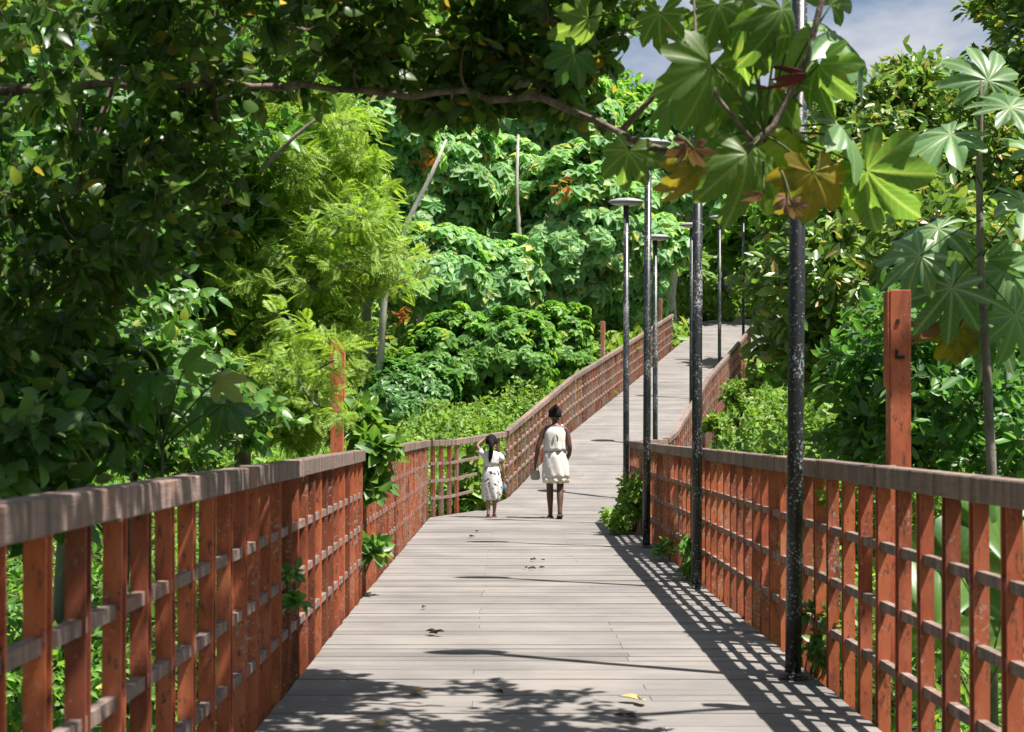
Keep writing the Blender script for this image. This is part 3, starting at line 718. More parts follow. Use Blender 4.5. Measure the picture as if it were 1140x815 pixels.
big_plant('broad_leaved_sapling', 'small sapling with radiating stalks and a few broad dark leaves just behind the left railing', 'sapling', (at(180,0,6.6).x, 6.6, -1.4),
          [([(at(180,0,6.6).x, 6.6, -1.4), at(180,540,6.6), at(181,495,6.6)], [.012,.009,.007])], lv, {'g': M['leaf_left']}, M['stem_green'], BT)
# --- banana-like broad leaves behind the right railing
lv = []; d0 = 6.6
for a in [(1130,640,60,90,.4),(1110,600,110,80,.3),(1065,640,95,80,.3),(1130,700,80,90,.4),(1040,700,100,90,.3),(1085,720,70,80,.4)]:
    px, py, an, Lp, ti = a; BL(px, py, an, Lp, ti, 4, 'g', random.uniform(-.1,.3), 1090, 800)
big_plant('broad_leaved_plant', 'cluster of broad pale green leaves seen through the railing at the far right edge', 'plant', (at(1090,0,6.8).x, 6.8, -1.4),
          [([(at(1090,0,6.8).x, 6.8, -1.4), at(1090,800,6.8)], [.02,.014])], lv, {'g': M['leaf_vine']}, M['stem_green'], BT)

def bz(x, y): return (x, y, float(terr(x, y)))
# --- left undergrowth
def bush(name, label, cat, x, y, blobs, ncl, crad, tw, per, size, kind, leafm, barkm=None, group=None, **kw):
    b = bz(x, y); top = Vector(np.mean([q[0] for q in blobs], 0))
    return tree(name, label, cat, b, [b, Vector(b).lerp(top, .5), top], [.05,.035,.015], blobs, ncl, crad, tw, per, size, kind, leafm, barkm or M['bark_brown'], group, **kw)
GB = 'leafy shrubs behind the left railing'
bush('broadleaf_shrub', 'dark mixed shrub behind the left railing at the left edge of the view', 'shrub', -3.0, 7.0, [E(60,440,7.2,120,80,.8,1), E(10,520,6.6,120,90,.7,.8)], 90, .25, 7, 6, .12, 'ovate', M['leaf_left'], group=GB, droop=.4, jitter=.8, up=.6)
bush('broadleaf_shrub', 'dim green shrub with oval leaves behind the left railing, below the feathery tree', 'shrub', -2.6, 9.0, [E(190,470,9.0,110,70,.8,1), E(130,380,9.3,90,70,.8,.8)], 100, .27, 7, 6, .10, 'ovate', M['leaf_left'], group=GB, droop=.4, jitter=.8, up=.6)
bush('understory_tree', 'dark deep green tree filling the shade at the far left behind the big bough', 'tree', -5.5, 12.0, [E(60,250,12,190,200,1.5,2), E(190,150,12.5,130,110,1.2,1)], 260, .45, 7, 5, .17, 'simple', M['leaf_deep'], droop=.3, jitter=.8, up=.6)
# --- feathery yellow green tree
fb = bz(at(272,0,13).x, 13.0)
tree('feathery_tree', 'bright yellow green tree with fine feathery leaves left of the walk', 'tree', fb,
     [fb, at(272,470,13), at(300,400,13), at(330,310,13), at(370,220,13)], [.10,.08,.06,.045,.02],
     [E(340,200,13,85,80,1.1,1.0), E(395,310,12.6,62,85,1.0,1.0), E(300,370,13,95,85,1.1,1.2), E(350,450,12.2,90,50,.8,1.0), E(260,290,13.4,60,80,1.0,.7), E(330,150,13.6,75,25,.8,.25), E(230,350,13.6,50,60,.8,.5), E(420,390,12.8,35,40,.6,.3), E(240,440,13,50,60,.8,.7), E(340,390,10.2,30,30,.3,.08)],
     470, .33, 7, 5, .145, 'pinnate', M['leaf_feather'], M['bark_grey'], droop=.35, up=.9, jitter=.45, twig_r=.004, limb_r=.25,
     extra=[clump_leaves([at(372,392,9.72), at(352,372,9.9), at(384,462,9.7), at(350,440,9.9), at(366,420,9.75)], np.full(5,.17), 6, 4, .13, 'pinnate', .35, .9, .45, False)[0]],
     extra_tubes=[([at(300,400,12.6), at(330,420,11), at(352,412,10), at(374,400,9.75)],[.02,.014,.01,.006]), ([at(330,420,11), at(350,450,10), at(384,465,9.7)],[.012,.009,.005]), ([at(255,330,12.2), at(300,295,12.2), at(365,275,12.3)],[.018,.012,.006]), ([at(290,190,11), at(330,150,11), at(378,112,11)],[.018,.015,.010])])
# --- right side shrubs and trees
GR = 'glossy leaved trees behind the right railing'
def rt(label, x, y, blobs, ncl, crad, size, mat='leaf_right', kind='simple', tw=7, per=5, **kw):
    return bush('glossy_leaved_tree', label, 'tree', x, y, blobs, ncl, crad, tw, per, size, kind, M[mat], M['bark_grey'], GR, droop=kw.pop('droop',.1), jitter=kw.pop('jitter',.75), up=.7, **kw)
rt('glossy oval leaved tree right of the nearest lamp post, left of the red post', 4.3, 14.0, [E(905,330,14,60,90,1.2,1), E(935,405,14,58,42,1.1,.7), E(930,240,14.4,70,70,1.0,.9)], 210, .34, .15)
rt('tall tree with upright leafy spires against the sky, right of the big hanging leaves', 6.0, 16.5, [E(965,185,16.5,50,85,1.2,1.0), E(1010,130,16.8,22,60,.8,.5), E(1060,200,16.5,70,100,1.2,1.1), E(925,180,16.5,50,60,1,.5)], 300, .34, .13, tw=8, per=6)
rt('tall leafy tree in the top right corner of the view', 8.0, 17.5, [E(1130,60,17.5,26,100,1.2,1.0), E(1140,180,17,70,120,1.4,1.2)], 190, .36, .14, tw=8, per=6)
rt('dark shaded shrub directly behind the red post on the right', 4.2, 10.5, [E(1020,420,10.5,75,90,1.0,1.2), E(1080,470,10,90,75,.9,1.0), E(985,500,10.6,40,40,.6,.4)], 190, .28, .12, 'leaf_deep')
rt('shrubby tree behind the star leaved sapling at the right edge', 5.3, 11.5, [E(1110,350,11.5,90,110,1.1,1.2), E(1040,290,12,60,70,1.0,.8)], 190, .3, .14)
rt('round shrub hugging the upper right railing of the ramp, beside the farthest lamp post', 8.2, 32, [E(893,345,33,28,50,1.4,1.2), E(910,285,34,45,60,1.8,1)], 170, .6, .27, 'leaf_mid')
rt('shrub on the ramp side, between the ramp railing and the nearest lamp post', 6.1, 27.0, [E(893,425,27,26,28,.9,1.0), E(930,445,26,40,26,1.2,.6)], 70, .42, .2, 'leaf_mid')
# --- background trees (rosette leaves), individually placed
GBK = 'pale leaved forest trees beyond the ramp'
back = [ # px, py(centre), d, rx, ry, rd, mat, label
 (470,200,42,75,85,'leaf_pale','pale leaved forest tree behind the leaning dead trunk'),
 (560,240,44,70,75,'leaf_pale','pale green forest tree in the middle distance above the girl'),
 (540,312,38.5,58,42,'leaf_pale','low pale leaved tree just above the dark shrubs at centre'),
 (610,318,40,50,42,'leaf_pale','low pale leaved tree above the woman, left of the fourth lamp post'),
 (475,300,35,45,42,'leaf_pale','pale leaved tree beside the feathery tree, low behind the scrub'),
 (640,250,40,65,85,'leaf_pale','pale drooping leaved tree left of the fourth lamp post'),
 (600,130,50,85,80,'leaf_pale','tall pale forest tree under the bough near the picture centre'),
 (670,150,54,75,70,'leaf_mid','bright green treetop left of the small gap of sky'),
 (745,190,52,60,75,'leaf_pale','pale leaved tree behind the third lamp post'),
 (715,300,47,55,55,'leaf_pale','lower pale tree overhanging the left ramp railing'),
 (800,200,58,60,75,'leaf_mid','light green distant tree behind the slim ramp lamp post'),
 (850,230,54,55,85,'leaf_mid','distant leafy tree left of the nearest lamp post'),
 (790,318,64,80,26,'leaf_scrub','distant low tree at the head of the ramp'),
 (400,130,36,85,110,'leaf_pale','pale leaved tree behind the feathery tree'),
 (300,180,34,110,150,'leaf_mid','green forest tree deep behind the feathery tree'),
 (160,220,30,130,180,'leaf_deep','dark forest tree in the left background'),
 (20,230,28,130,220,'leaf_deep','dark forest tree at the left edge far behind the bough'),
 (520,60,56,120,80,'leaf_mid','high treetop glimpsed through the overhanging leaves at top centre'),
 (380,30,50,120,80,'leaf_mid','high treetop behind the bough at upper left'),
 (930,260,40,80,110,'leaf_mid','forest tree behind the glossy trees on the right'),
 (1080,250,36,110,150,'leaf_deep','dark forest tree at the right edge behind the others'),
 (650,350,56,80,50,'leaf_mid','dense green tree just above the left ramp railing'),
]
for i, (px, py, d, rx, ry, mt, lab) in enumerate(back):
    c = at(px, py, d); base = bz(c.x+random.uniform(-.5,.5), d+.3); rd = rx/F*d*.8
    k = d/45
    ncl = int((70+rx*ry/75)*(1.25 if mt == 'leaf_pale' else 1)); kind = 'rosette' if mt == 'leaf_pale' or i%3 == 0 else 'simple'
    blobs = [E(px,py,d,rx,ry,rd,1), E(px-rx*.4,py+ry*.55,d-.8,rx*.55,ry*.5,rd*.7,.45), E(px+rx*.45,py+ry*.25,d-.5,rx*.5,ry*.5,rd*.7,.4)]
    tree('forest_tree', lab, 'tree', base, [base, Vector(base).lerp(c, .5), c+Vector((0,0,ry/F*d*.5))], [.2*k,.14*k,.05], blobs, ncl, .8*k, 6, 4 if kind == 'rosette' else 9,
         (.72 if kind == 'rosette' else .36)*k, kind, M[mt], M['bark_pale' if mt == 'leaf_pale' else 'bark_grey'], GBK, twig_r=.012, limb_r=.35, droop=.25, up=.9, jitter=.6, nlimb=40)
# dark glossy shrubs above the scrub
for (px, py, d, rx, ry, lab) in [(505,395,33,50,44,'dark glossy rosette leaved shrub behind the scrub, left of the ramp'), (572,392,33,48,46,'dark glossy shrub right behind the woman, left of the ramp post'),
                                 (620,385,36,40,45,'dark shrub left of the ramp railing post'), (455,440,31,45,35,'low dark shrub at the edge of the scrub near the feathery tree')]:
    c = at(px, py, d); b = bz(c.x, d)
    bush('rosette_shrub', lab, 'shrub', b[0], b[1], [E(px,py,d,rx,ry,1.1,1), E(px-10,py+ry*.5,d-.6,rx*1.05,ry*.6,1.0,.7)], 120, .42, 6, 4, .36, 'rosette', M['leaf_deep' if px == 455 else 'leaf_mid'], M['bark_grey'], 'dark shrubs beyond the scrub', droop=.2, jitter=.6, twig_r=.006)
# dead pale trunks
for (pts, rr, d, lab) in [([(428,330),(452,250),(480,195),(497,155)], .08, 30.5, 'bare pale leaning trunk crossing the forest at centre left'),
                     ([(574,330),(578,260),(575,205),(577,150)], .09, 38.6, 'short pale upright trunk among the pale leaves'),
                     ([(590,400),(562,338),(532,308),(508,285)], .08, 38, 'thin pale leaning stem among the foliage at centre'),
                     ([(120,40),(108,120),(96,200)], .12, 14, 'pale trunk crossing behind the dark bough at upper left')]:
    P = [at(x, y, d) for x, y in pts]
    if 1:
        gz = float(terr(P[0].x, d)); base = Vector((P[0].x-.2, d, gz)) if pts[0][1] > pts[-1][1] else P[-1]
    allp = ([base]+P) if (pts[0][1] > pts[-1][1]) else P
    if lab.startswith('pale trunk crossing'):
        allp = [Vector((P[-1].x-.3, d, float(terr(P[-1].x, d))))]+P[::-1]; base = allp[0]
    rr = .06 if lab.startswith('thin') else rr
    t = thing('bare_trunk', lab, 'trunk', base, 0, 'bare pale trunks in the forest'); mb = MB()
    k = len(allp); mb.tube([p-Vector(base) for p in allp], [rr*(1.15-.8*i/(k-1))*random.uniform(.9,1.1)*(.5 if d == 14 else 1) for i in range(k)], 9)
    q = allp[-2]-Vector(base); mb.tube([q, q+Vector((.35,0,.5)), q+Vector((.45,.1,1.1))], [rr*.22,rr*.14,rr*.05], 5)
    mb.build('bark', M['bark_pale'], t, smooth=True)
for (x, y, hgt, lab) in [(-5.5,-7,4.6,'unseen dark tree added behind the viewer on the left to block sky light'), (5.5,-8.5,5.0,'unseen dark tree added behind the viewer on the right to block sky light'), (-1.5,-15,4.0,'unseen broad dark tree added far behind the viewer to block sky light'), (-9,-1,4.5,'unseen dark tree added left of the viewer to block sky light')]:
    b = bz(x, y)  # unseen trees added around the viewer to keep sky light off the railings
    tree('forest_tree', lab, 'tree', b, [b, (x,y,1.0), (x+.3,y,hgt)], [.25,.18,.08], [(np.array((x,y,hgt*.55)), np.array((3.3,1.8,hgt*.62)), 1)], 170, .75, 6, 6, .42, 'simple', M['leaf_deep'], M['bark_grey'], 'unseen light blocking trees added around the viewer', twig_r=0, droop=.3, guardtop=3.0)
# --- scrub / ground cover, one uncountable mass each
def scrub(name, label, cat, x0, x1, y0, y1, n, size, mat, hh=.5, kinds='simple', cond=None):
    P = np.stack([RNG.uniform(x0,x1,n), RNG.uniform(y0,y1,n)], 1); z = terr(P[:,0], P[:,1])
    hm = (.35+.65*(.5+.5*np.sin(P[:,0]*1.9+np.sin(P[:,1]*1.3)*2)*np.cos(P[:,1]*1.6)))*hh
    P = np.column_stack([P, z+hm*RNG.random(n)**.5])
    k = ~on_walk(P, .2, 2); 
    if cond is not None: k &= cond(P)
    P = P[k]; n = len(P)
    D = nrm(unit(n)+np.array([0,0,.25])); nn = nrm(unit(n)*.6+np.array([.1,-.2,.8]))
    V, Fs, U = instance(T[kinds], P, frames(D, nn), size*(.6+.8*RNG.random(n)))
    o = npmesh(name, V, Fs, M[mat], None, U); o['kind'] = 'stuff'; o['label'] = label; o['category'] = cat
    return o
scrub('ground_cover', 'bright green leafy ground cover between the near right railing and the ramp', 'ground cover', 2.2, 10, 18.0, 28, 60000, .12, 'leaf_scrub', 2.3, cond=lambda P: (P[:,0] > XR(P[:,1])+.3) & (P[:,2] < 1.95) & ((P[:,0] > XR(P[:,1])+1.1) | (P[:,2] < ZD(P[:,1])+.25)))
scrub('ground_cover', 'light green scrub on the slope left of the ramp beyond the corner', 'ground cover', -9, 1.2, 22, 33, 46000, .13, 'leaf_scrub', 1.0, cond=lambda P: P[:,0] < XL(P[:,1])-.2)
scrub('undergrowth', 'low dark green undergrowth beneath the trees beside the walk', 'undergrowth', -9, 9, 2.5, 22, 60000, .12, 'leaf_mid', 1.0)
scrub('undergrowth', 'grassy undergrowth on the hillside beyond the ramp', 'undergrowth', -22, 26, 32, 75, 60000, .34, 'leaf_scrub', 1.3)
# --- vines and small plants on the rails
def vine(label, name, cat, base, blobs, n, crad, size, mat='leaf_vine', kind='ovate', tw=5, per=4, group='climbing plants on the railings'):
    b = Vector(base); t = thing(name, label, cat, b, 0, group)
    cen = np.concatenate([in_ellipsoid(max(1, int(n*w)), c, r) for c, r, w in blobs])
    lb, (A, B) = clump_leaves(cen, np.full(len(cen), crad), tw, per, size, kind, .3, .6, .7, False)
    V, Fs, U = lb; npmesh('leaves', V-np.array(b), Fs, M[mat], t, U)
    mb = MB()
    for c in cen:
        mb.tube([q-b for q in curve(b, Vector(c), (random.gauss(0,.04), random.gauss(0,.04), 0), 4)], [.005,.004,.004,.003,.002], 5, False)
    for a_, b_ in list(zip(A, B))[::2]: mb.tube([Vector(a_)-b, Vector(b_)-b], [.002,.001], 4, False)
    mb.build('stem', M['stem_green'], t, smooth=True)
    return t
vine('bright leafy bush growing through onto the deck at the fourth lamp post', 'leafy_bush', 'bush', (1.56,17.6,-.1), [E(705,560,17.2,12,26,.3,1.0), E(690,578,17.0,14,12,.25,.5)], 26, .13, .085, 'leaf_scrub', 'simple', 7, 5)
vine('leafy climber at the foot of the second lamp post', 'climbing_vine', 'vine', (1.62,11.8,-.1), [E(775,622,11.9,14,20,.15,1), E(786,560,12.2,7,20,.1,.4)], 16, .11, .09, 'leaf_vine')
vine('small weed sprouting between the second and third lamp posts', 'climbing_vine', 'vine', (1.6,14,-.1), [E(742,612,13.6,8,8,.15,1)], 5, .09, .07, 'leaf_vine')
vine('thin dark sprig climbing the railing right of the nearest lamp post', 'climbing_vine', 'vine', (1.6,7.45,-.1), [E(912,700,7.3,9,38,.06,1), E(925,735,7.1,14,9,.06,.5)], 11, .08, .055, 'leaf_left')
vine('bright lime sprig poking through the railing right of the nearest lamp post', 'climbing_vine', 'vine', (1.64,7.0,.2), [E(932,695,7.05,8,10,.04,1), E(928,560,7.2,5,20,.04,.5)], 5, .06, .06, 'leaf_scrub')
vine('small green sprig poking through the shaded left railing', 'climbing_vine', 'vine', (-1.14,7.35,.35), [E(318,640,6.9,12,8,.05,1), E(330,662,6.85,5,12,.04,.6)], 4, .05, .06, 'leaf_left')
vine('broad leaved vine spilling over the left railing beside the rusty post', 'climbing_vine', 'vine', (-1.2,11.25,.9), [E(422,508,11.0,10,10,.1,1), E(412,535,11.0,5,18,.08,.7), E(398,478,11.5,16,22,.3,1.0)], 7, .12, .15, 'leaf_vine')
vine('drooping green leaves low on the left railing below the spilling vine', 'climbing_vine', 'vine', (-1.18,11.2,-.1), [E(416,615,10.8,5,14,.06,1)], 3, .08, .12, 'leaf_left')
vine('bright broad leaved plant filling the gap in the corner railing beside the girl', 'leafy_bush', 'bush', (-.6,22.2,-.3), [E(524,550,22.4,14,20,.3,1), E(520,515,22.6,10,14,.3,.4)], 18, .2, .22, 'leaf_scrub')
vine('pale green climber scrambling over the right ramp railing', 'climbing_vine', 'vine', (4.0,27.5,.6), [E(817,440,27.5,4,24,.2,1), E(800,474,26.5,9,9,.3,1)], 18, .2, .12, 'leaf_scrub', 'simple', 7, 5)

# red rust coloured leaf sprays in the forest
for (px, py, d, s, lab) in [(303,0,0,0,None),(475,176,35,.5,'rust coloured dead leaf spray in the forest, right of the leaning trunk'),(628,210,37,.55,'orange dead leaf spray high among the pale leaves'),(448,350,30,.35,'small red leaf spray at the edge of the feathery tree')]:
    if not lab: continue
    p = at(px, py, d); t = thing('dead_foliage', lab, 'leaf spray', p, 0, 'rusty leaf sprays in the forest')
    n = 14; P = RNG.normal(size=(n,3))*s*.2; V, Fs, U = instance(T['slim'], P, frames(nrm(unit(n)+np.array([0,-.3,-.6])), nrm(unit(n)+np.array([0,-1,.4]))), np.full(n, s*.6))
    npmesh('leaves', V, Fs, M['leaf_rust'], t, U)

# ------------------------------------------------------------------ fallen leaves and litter on the deck
def deckpt(px, py):
    d = F*HC/(py-HY); return ((px-CX)/F*d, d)
def litter(name, label, px, py, size, mat, kind, cat, group, n=1, curl=.6):
    x, y = deckpt(px, py)
    mb_V = []
    bat = []
    for i in range(n):
        a = random.uniform(0,6.28); P = np.array([[random.gauss(0,size*.25)*(i > 0), random.gauss(0,size*.25)*(i > 0), .012+.004*i]])
        R = frames(np.array([[math.cos(a), math.sin(a), .12]]), np.array([[random.uniform(-.3,.3), random.uniform(-.3,.3), 1]]))
        tp = T['ovate']; V = tp[0].copy(); V[:,2] = .5*np.abs(V[:,0])*curl*1.5+.18*V[:,1]*(V[:,1]-1)*-curl
        bat.append(instance((V, tp[1], tp[2]), P, R, np.array([size*random.uniform(.8,1.1)])))
    V, Fs, U = merge(bat); o = npmesh(name, V, Fs, mat, None, U, smooth=False); o.location = (x, y, float(ZD(y))+.002)
    md = o.modifiers.new('thick', 'SOLIDIFY'); md.thickness = .0015
    tag(o, label, cat, group); return o
GL = 'fallen leaves on the boardwalk'
litter('fallen_leaf', 'curled pale yellow leaf on the deck at the lower right, in the sun', 713, 783, .10, M['leaf_fallen'], 'o', 'leaf', GL, 2)
litter('fallen_leaf', 'small yellow leaf lying at the edge of the shade, lower centre left', 468, 774, .085, M['leaf_fallen'], 'o', 'leaf', GL, 1)
litter('fallen_leaf', 'yellow leaf cut by the bottom edge of the view, in the shade', 424, 812, .085, M['leaf_fallen'], 'o', 'leaf', GL, 1)
litter('fallen_leaf', 'dark brown leaf at the shadow tip near the bottom centre right', 697, 802, .07, M['leaf_fallen_dark'], 'o', 'leaf', GL, 3)
GD = 'dark crumbs of debris on the boardwalk'
for px, py, s, n, lab in [(487,708,.07,3,'dark crumbs on the deck at mid left, in front of the shade'),(591,625,.09,1,'dark scrap on the deck, upper one of the cluster below the woman'),(588,635,.05,2,'tiny dark scraps, lower left of the cluster below the woman'),
                      (597,635,.06,2,'tiny dark scraps, lower right of the cluster below the woman'),(530,593,.07,1,'dark scrap on the deck just below the girl'),(523,599,.07,2,'dark scraps slightly left and below the girl'),
                      (470,679,.05,1,'lone dark speck on the left of the sunlit deck'),(606,625,.05,1,'dark speck right of the upper scrap below the woman'),(560,775,.05,1,'dark crumb inside the tree shade near the bottom centre')]:
    litter('debris', lab, px, py, s, M['leaf_fallen_dark'], 'o', 'debris', GD, n, 1.0)
x, y = deckpt(829, 685)
mb = MB(); mb.add([(0,0,.0),(.10,.02,.0),(.12,.16,.0),(.03,.20,.0),(.05,.1,.035)], [(0,1,4),(1,2,4),(2,3,4),(3,0,4),(3,2,1,0)])
o = mb.build('plastic_scrap', simple('pale_plastic', (.62,.66,.7), .4, .5)); o.location = (x, y, .003); tag(o, 'crumpled pale plastic scrap at the foot of the right railing, beyond the nearest lamp post', 'litter')

# ------------------------------------------------------------------ people
def skin_body(name, verts, edges, mat, parent, root=0, sub=2):
    me = bpy.data.meshes.new(name); me.from_pydata([v[:3] for v in verts], edges, []); me.update()
    o = bpy.data.objects.new(name, me); C.objects.link(o); me.materials.append(mat)
    md = o.modifiers.new('skin', 'SKIN'); md.use_smooth_shade = True
    for i, v in enumerate(verts):
        r = v[3]; me.skin_vertices[0].data[i].radius = r if isinstance(r, tuple) else (r, r)
        me.skin_vertices[0].data[i].use_root = (i == root)
    s = o.modifiers.new('sub', 'SUBSURF'); s.levels = sub; s.render_levels = sub
    if parent: o.parent = parent
    return o
skinW = simple('skin_brown', (.085,.042,.026), .5, .4, .08, 12, bmp=.05); skinG = simple('skin_tan', (.26,.14,.09), .5, .4, .08, 12, bmp=.05)
hairM = simple('black_hair', (.012,.010,.010), .85, .15, .4, 60, bmp=1.0)
eyeM = simple('eye_dark', (.02,.015,.012), .3, .5)
lipM = simple('lip', (.16,.06,.05), .5)
def cloth(name, col, spots=None, scale=14, thr=.62):
    m, nt, out = newmat(name); tc = N(nt, 'ShaderNodeTexCoord')
    p = principled(nt, out, .85, .2); n = noise(nt, tc.outputs['Object'], 18, 4)
    c = ramp(nt, n.outputs[0], [(.3, tuple(x*.93 for x in col)), (.7, col)]).outputs[0]
    if spots:
        n2 = noise(nt, tc.outputs['Object'], scale, 2, .5); r = ramp(nt, n2.outputs[0], [(thr,0),(thr+.03,1)]); c = mix(nt, r.outputs[0], c, spots)
    L(nt, c, p.inputs['Base Color']); bump(nt, p, n.outputs[0], .4, .01); return m
dressW = cloth('white_cotton', (.62,.585,.54)); trimW = cloth('patterned_trim', (.72,.66,.56), (.32,.26,.16), 40, .55)
dressG = cloth('white_print', (.62,.60,.585), (.04,.04,.05), 24, .60)
sandalM = simple('sandal_leather', (.12,.08,.05), .6); 
def ring_shell(mb, rings, n=40, ruffle=None):
    """rings: (cx, cy, z, rx, ry, ruffle amp)"""
    b = len(mb.v)
    for (cx, cy, z, rx, ry, am) in rings:
        for k in range(n):
            w = 2*math.pi*k/n; q = 1+am*math.sin(w*9+z*20)+am*.6*math.sin(w*5+2)
            mb.v.append((cx+rx*q*math.cos(w), cy+ry*q*math.sin(w), z))
    for i in range(len(rings)-1):
        for k in range(n):
            k2 = (k+1)%n; mb.f.append((b+i*n+k, b+i*n+k2, b+(i+1)*n+k2, b+(i+1)*n+k))
def limb(V, Ed, start, pts):
    """append chain; returns last index"""
    prev = start
    for p in pts:
        V.append(p); Ed.append((prev, len(V)-1)); prev = len(V)-1
    return prev
def fingers(V, Ed, wrist_i, w, dirv, side, s, curl=.35):
    """five short finger chains off the palm; dirv = direction of hand (unit Vector), side = thumb side Vector"""
    d = Vector(dirv).normalized(); sd = Vector(side).normalized(); cr = d.cross(sd).normalized()
    palm = Vector(w)+d*.055*s
    pi_ = limb(V, Ed, wrist_i, [(*palm, (.026*s,.016*s))])
    for k, (o_, ln) in enumerate(((.024,.062),(.008,.072),(-.008,.066),(-.024,.052))):
        a = palm+d*.03*s+sd*o_*s; b = a+d*ln*.5*s+cr*curl*.012*s; c_ = b+d*ln*.45*s+cr*curl*.035*s
        limb(V, Ed, pi_, [(*a,.009*s),(*b,.008*s),(*c_,.006*s)])
    a = palm+sd*.03*s-d*.01*s; b = a+(sd*.5+d).normalized()*.03*s; c_ = b+(d+cr*.4).normalized()*.025*s
    limb(V, Ed, pi_, [(*a,.010*s),(*b,.009*s),(*c_,.007*s)])
def head_mesh(mat, parent, c, s, hair, face=1):
    """head centred at c, facing +Y; s = head height"""
    mb = MB(); prof = []
    n = 20; b = 0; rows = 14
    for i in range(rows+1):
        th = math.pi*i/rows; z = math.cos(th)*.5; r = math.sin(th)
        for k in range(n):
            w = 2*math.pi*k/n; x = math.cos(w)*r*.36; y = math.sin(w)*r*.42
            if z < 0: x *= 1-.28*(-z*2)**1.5; y = y*(1-.12*(-z*2)) + .04*(-z)
            if math.sin(w) > .95 and -.12 < z < .06: y += .05*(1 if z < -.02 else .5)      # nose
            if math.sin(w) > .8 and -.24 < z < -.16: y += .012
            if math.sin(w) > .6 and .02 < z < .12 and abs(math.cos(w)) > .15: y -= .012
            mb.v.append((c[0]+x*s, c[1]+y*s, c[2]+z*s))
    for i in range(rows):
        for k in range(n):
            k2 = (k+1)%n; mb.f.append((i*n+k, (i+1)*n+k, (i+1)*n+k2, i*n+k2))
    o = mb.build('head', mat, parent, smooth=True); sb = o.modifiers.new('s','SUBSURF'); sb.levels = 1; sb.render_levels = 1
    for sg in (-1,1):
        e = MB(); e.lathe([(.01*s,-.03*s),(.04*s,-.018*s),(.045*s,0),(.04*s,.018*s),(.01*s,.03*s)], 10, .5, 1, (c[0]+sg*.36*s, c[1]-.01*s, c[2]-.02*s)); e.build('ear', mat, o, smooth=True)
        e = MB(); e.lathe([(.004*s,-.02*s),(.035*s,-.008*s),(.035*s,.008*s),(.004*s,.02*s)], 10, 1, .5, (c[0]+sg*.15*s, c[1]+.375*s, c[2]+.03*s)); e.build('eye', eyeM, o, smooth=True)
    e = MB(); e.lathe([(.004*s,-.018*s),(.09*s,-.004*s),(.09*s,.004*s),(.004*s,.016*s)], 12, 1, .35, (c[0], c[1]+.375*s, c[2]-.22*s)); e.build('mouth', lipM, o, smooth=True)
    return o
def hair_cap(parent, c, s, extra, k=1.10):
    mb = MB(); n = 22; rows = 10
    for i in range(rows+1):
        th = math.pi*.62*i/rows
        for kk in range(n):
            w = 2*math.pi*kk/n; z = math.cos(th)*.52; r = math.sin(th)
            if math.sin(w) > .2: z = max(z, .16+.1*math.sin(w)) if th > 1 else z
            j = 1+.03*math.sin(kk*5+i*3)
            mb.v.append((c[0]+math.cos(w)*r*.40*s*j*k/1.05, c[1]+(math.sin(w)*r*.45-.02)*s*j, c[2]+z*s*1.02))
    for i in range(rows):
        for kk in range(n):
            k2 = (kk+1)%n; mb.f.append((i*n+kk, (i+1)*n+kk, (i+1)*n+k2, i*n+k2))
    for pts, rads in extra: mb.tube(pts, rads, 10)
    o = mb.build('hair', hairM, parent, smooth=True)
    md = o.modifiers.new('sol','SOLIDIFY'); md.thickness = .012
    return o
def foot(V, Ed, ank, ht, s, yaw=0):
    # heel and toe from ankle, pointing +Y
    a = Vector(ank); dy = math.cos(yaw); dx = math.sin(yaw)
    limb(V, Ed, ht, [(a.x-.03*s*dx, a.y-.03*s*dy, a.z-.05*s, .030*s)])
    limb(V, Ed, ht, [(a.x+.06*s*dx, a.y+.06*s*dy, a.z-.045*s, (.034*s,.026*s)), (a.x+.14*s*dx, a.y+.14*s*dy, a.z-.062*s, (.036*s,.016*s))])
# woman, walking away, height about 1.56
wx, wy = deckpt(618, 577)
W = thing('person', 'woman in a sleeveless white tiered dress walking away up the middle of the boardwalk', 'person', (wx, wy, 0), math.radians(2))
V = [(0,0,.86,(.125,.10))]; Ed = []
ch = limb(V, Ed, 0, [(0,.0,1.02,(.105,.085)), (0,0,1.17,(.125,.085)), (0,-.005,1.27,(.10,.065)), (0,0,1.335,(.045,.045)), (0,.015,1.40,(.042,.042))])
chi = 3
for sg in (-1, 1):
    hp = limb(V, Ed, 0, [(sg*.075,0,.78,.082), (sg*.078,.015 if sg < 0 else .01,.62,.068)])
    if sg < 0:
        kn = limb(V, Ed, hp, [(-.072,.05,.44,.052), (-.070,.035,.30,.052), (-.065,.02,.12,.034), (-.064,.015,.075,.034)]); foot(V, Ed, (-.064,.015,.075), kn, 1)
    else:
        kn = limb(V, Ed, hp, [(.068,-.03,.43,.052), (.064,-.09,.30,.052), (.058,-.15,.14,.034), (.058,-.165,.095,.034)]); foot(V, Ed, (.058,-.165,.095), kn, 1)
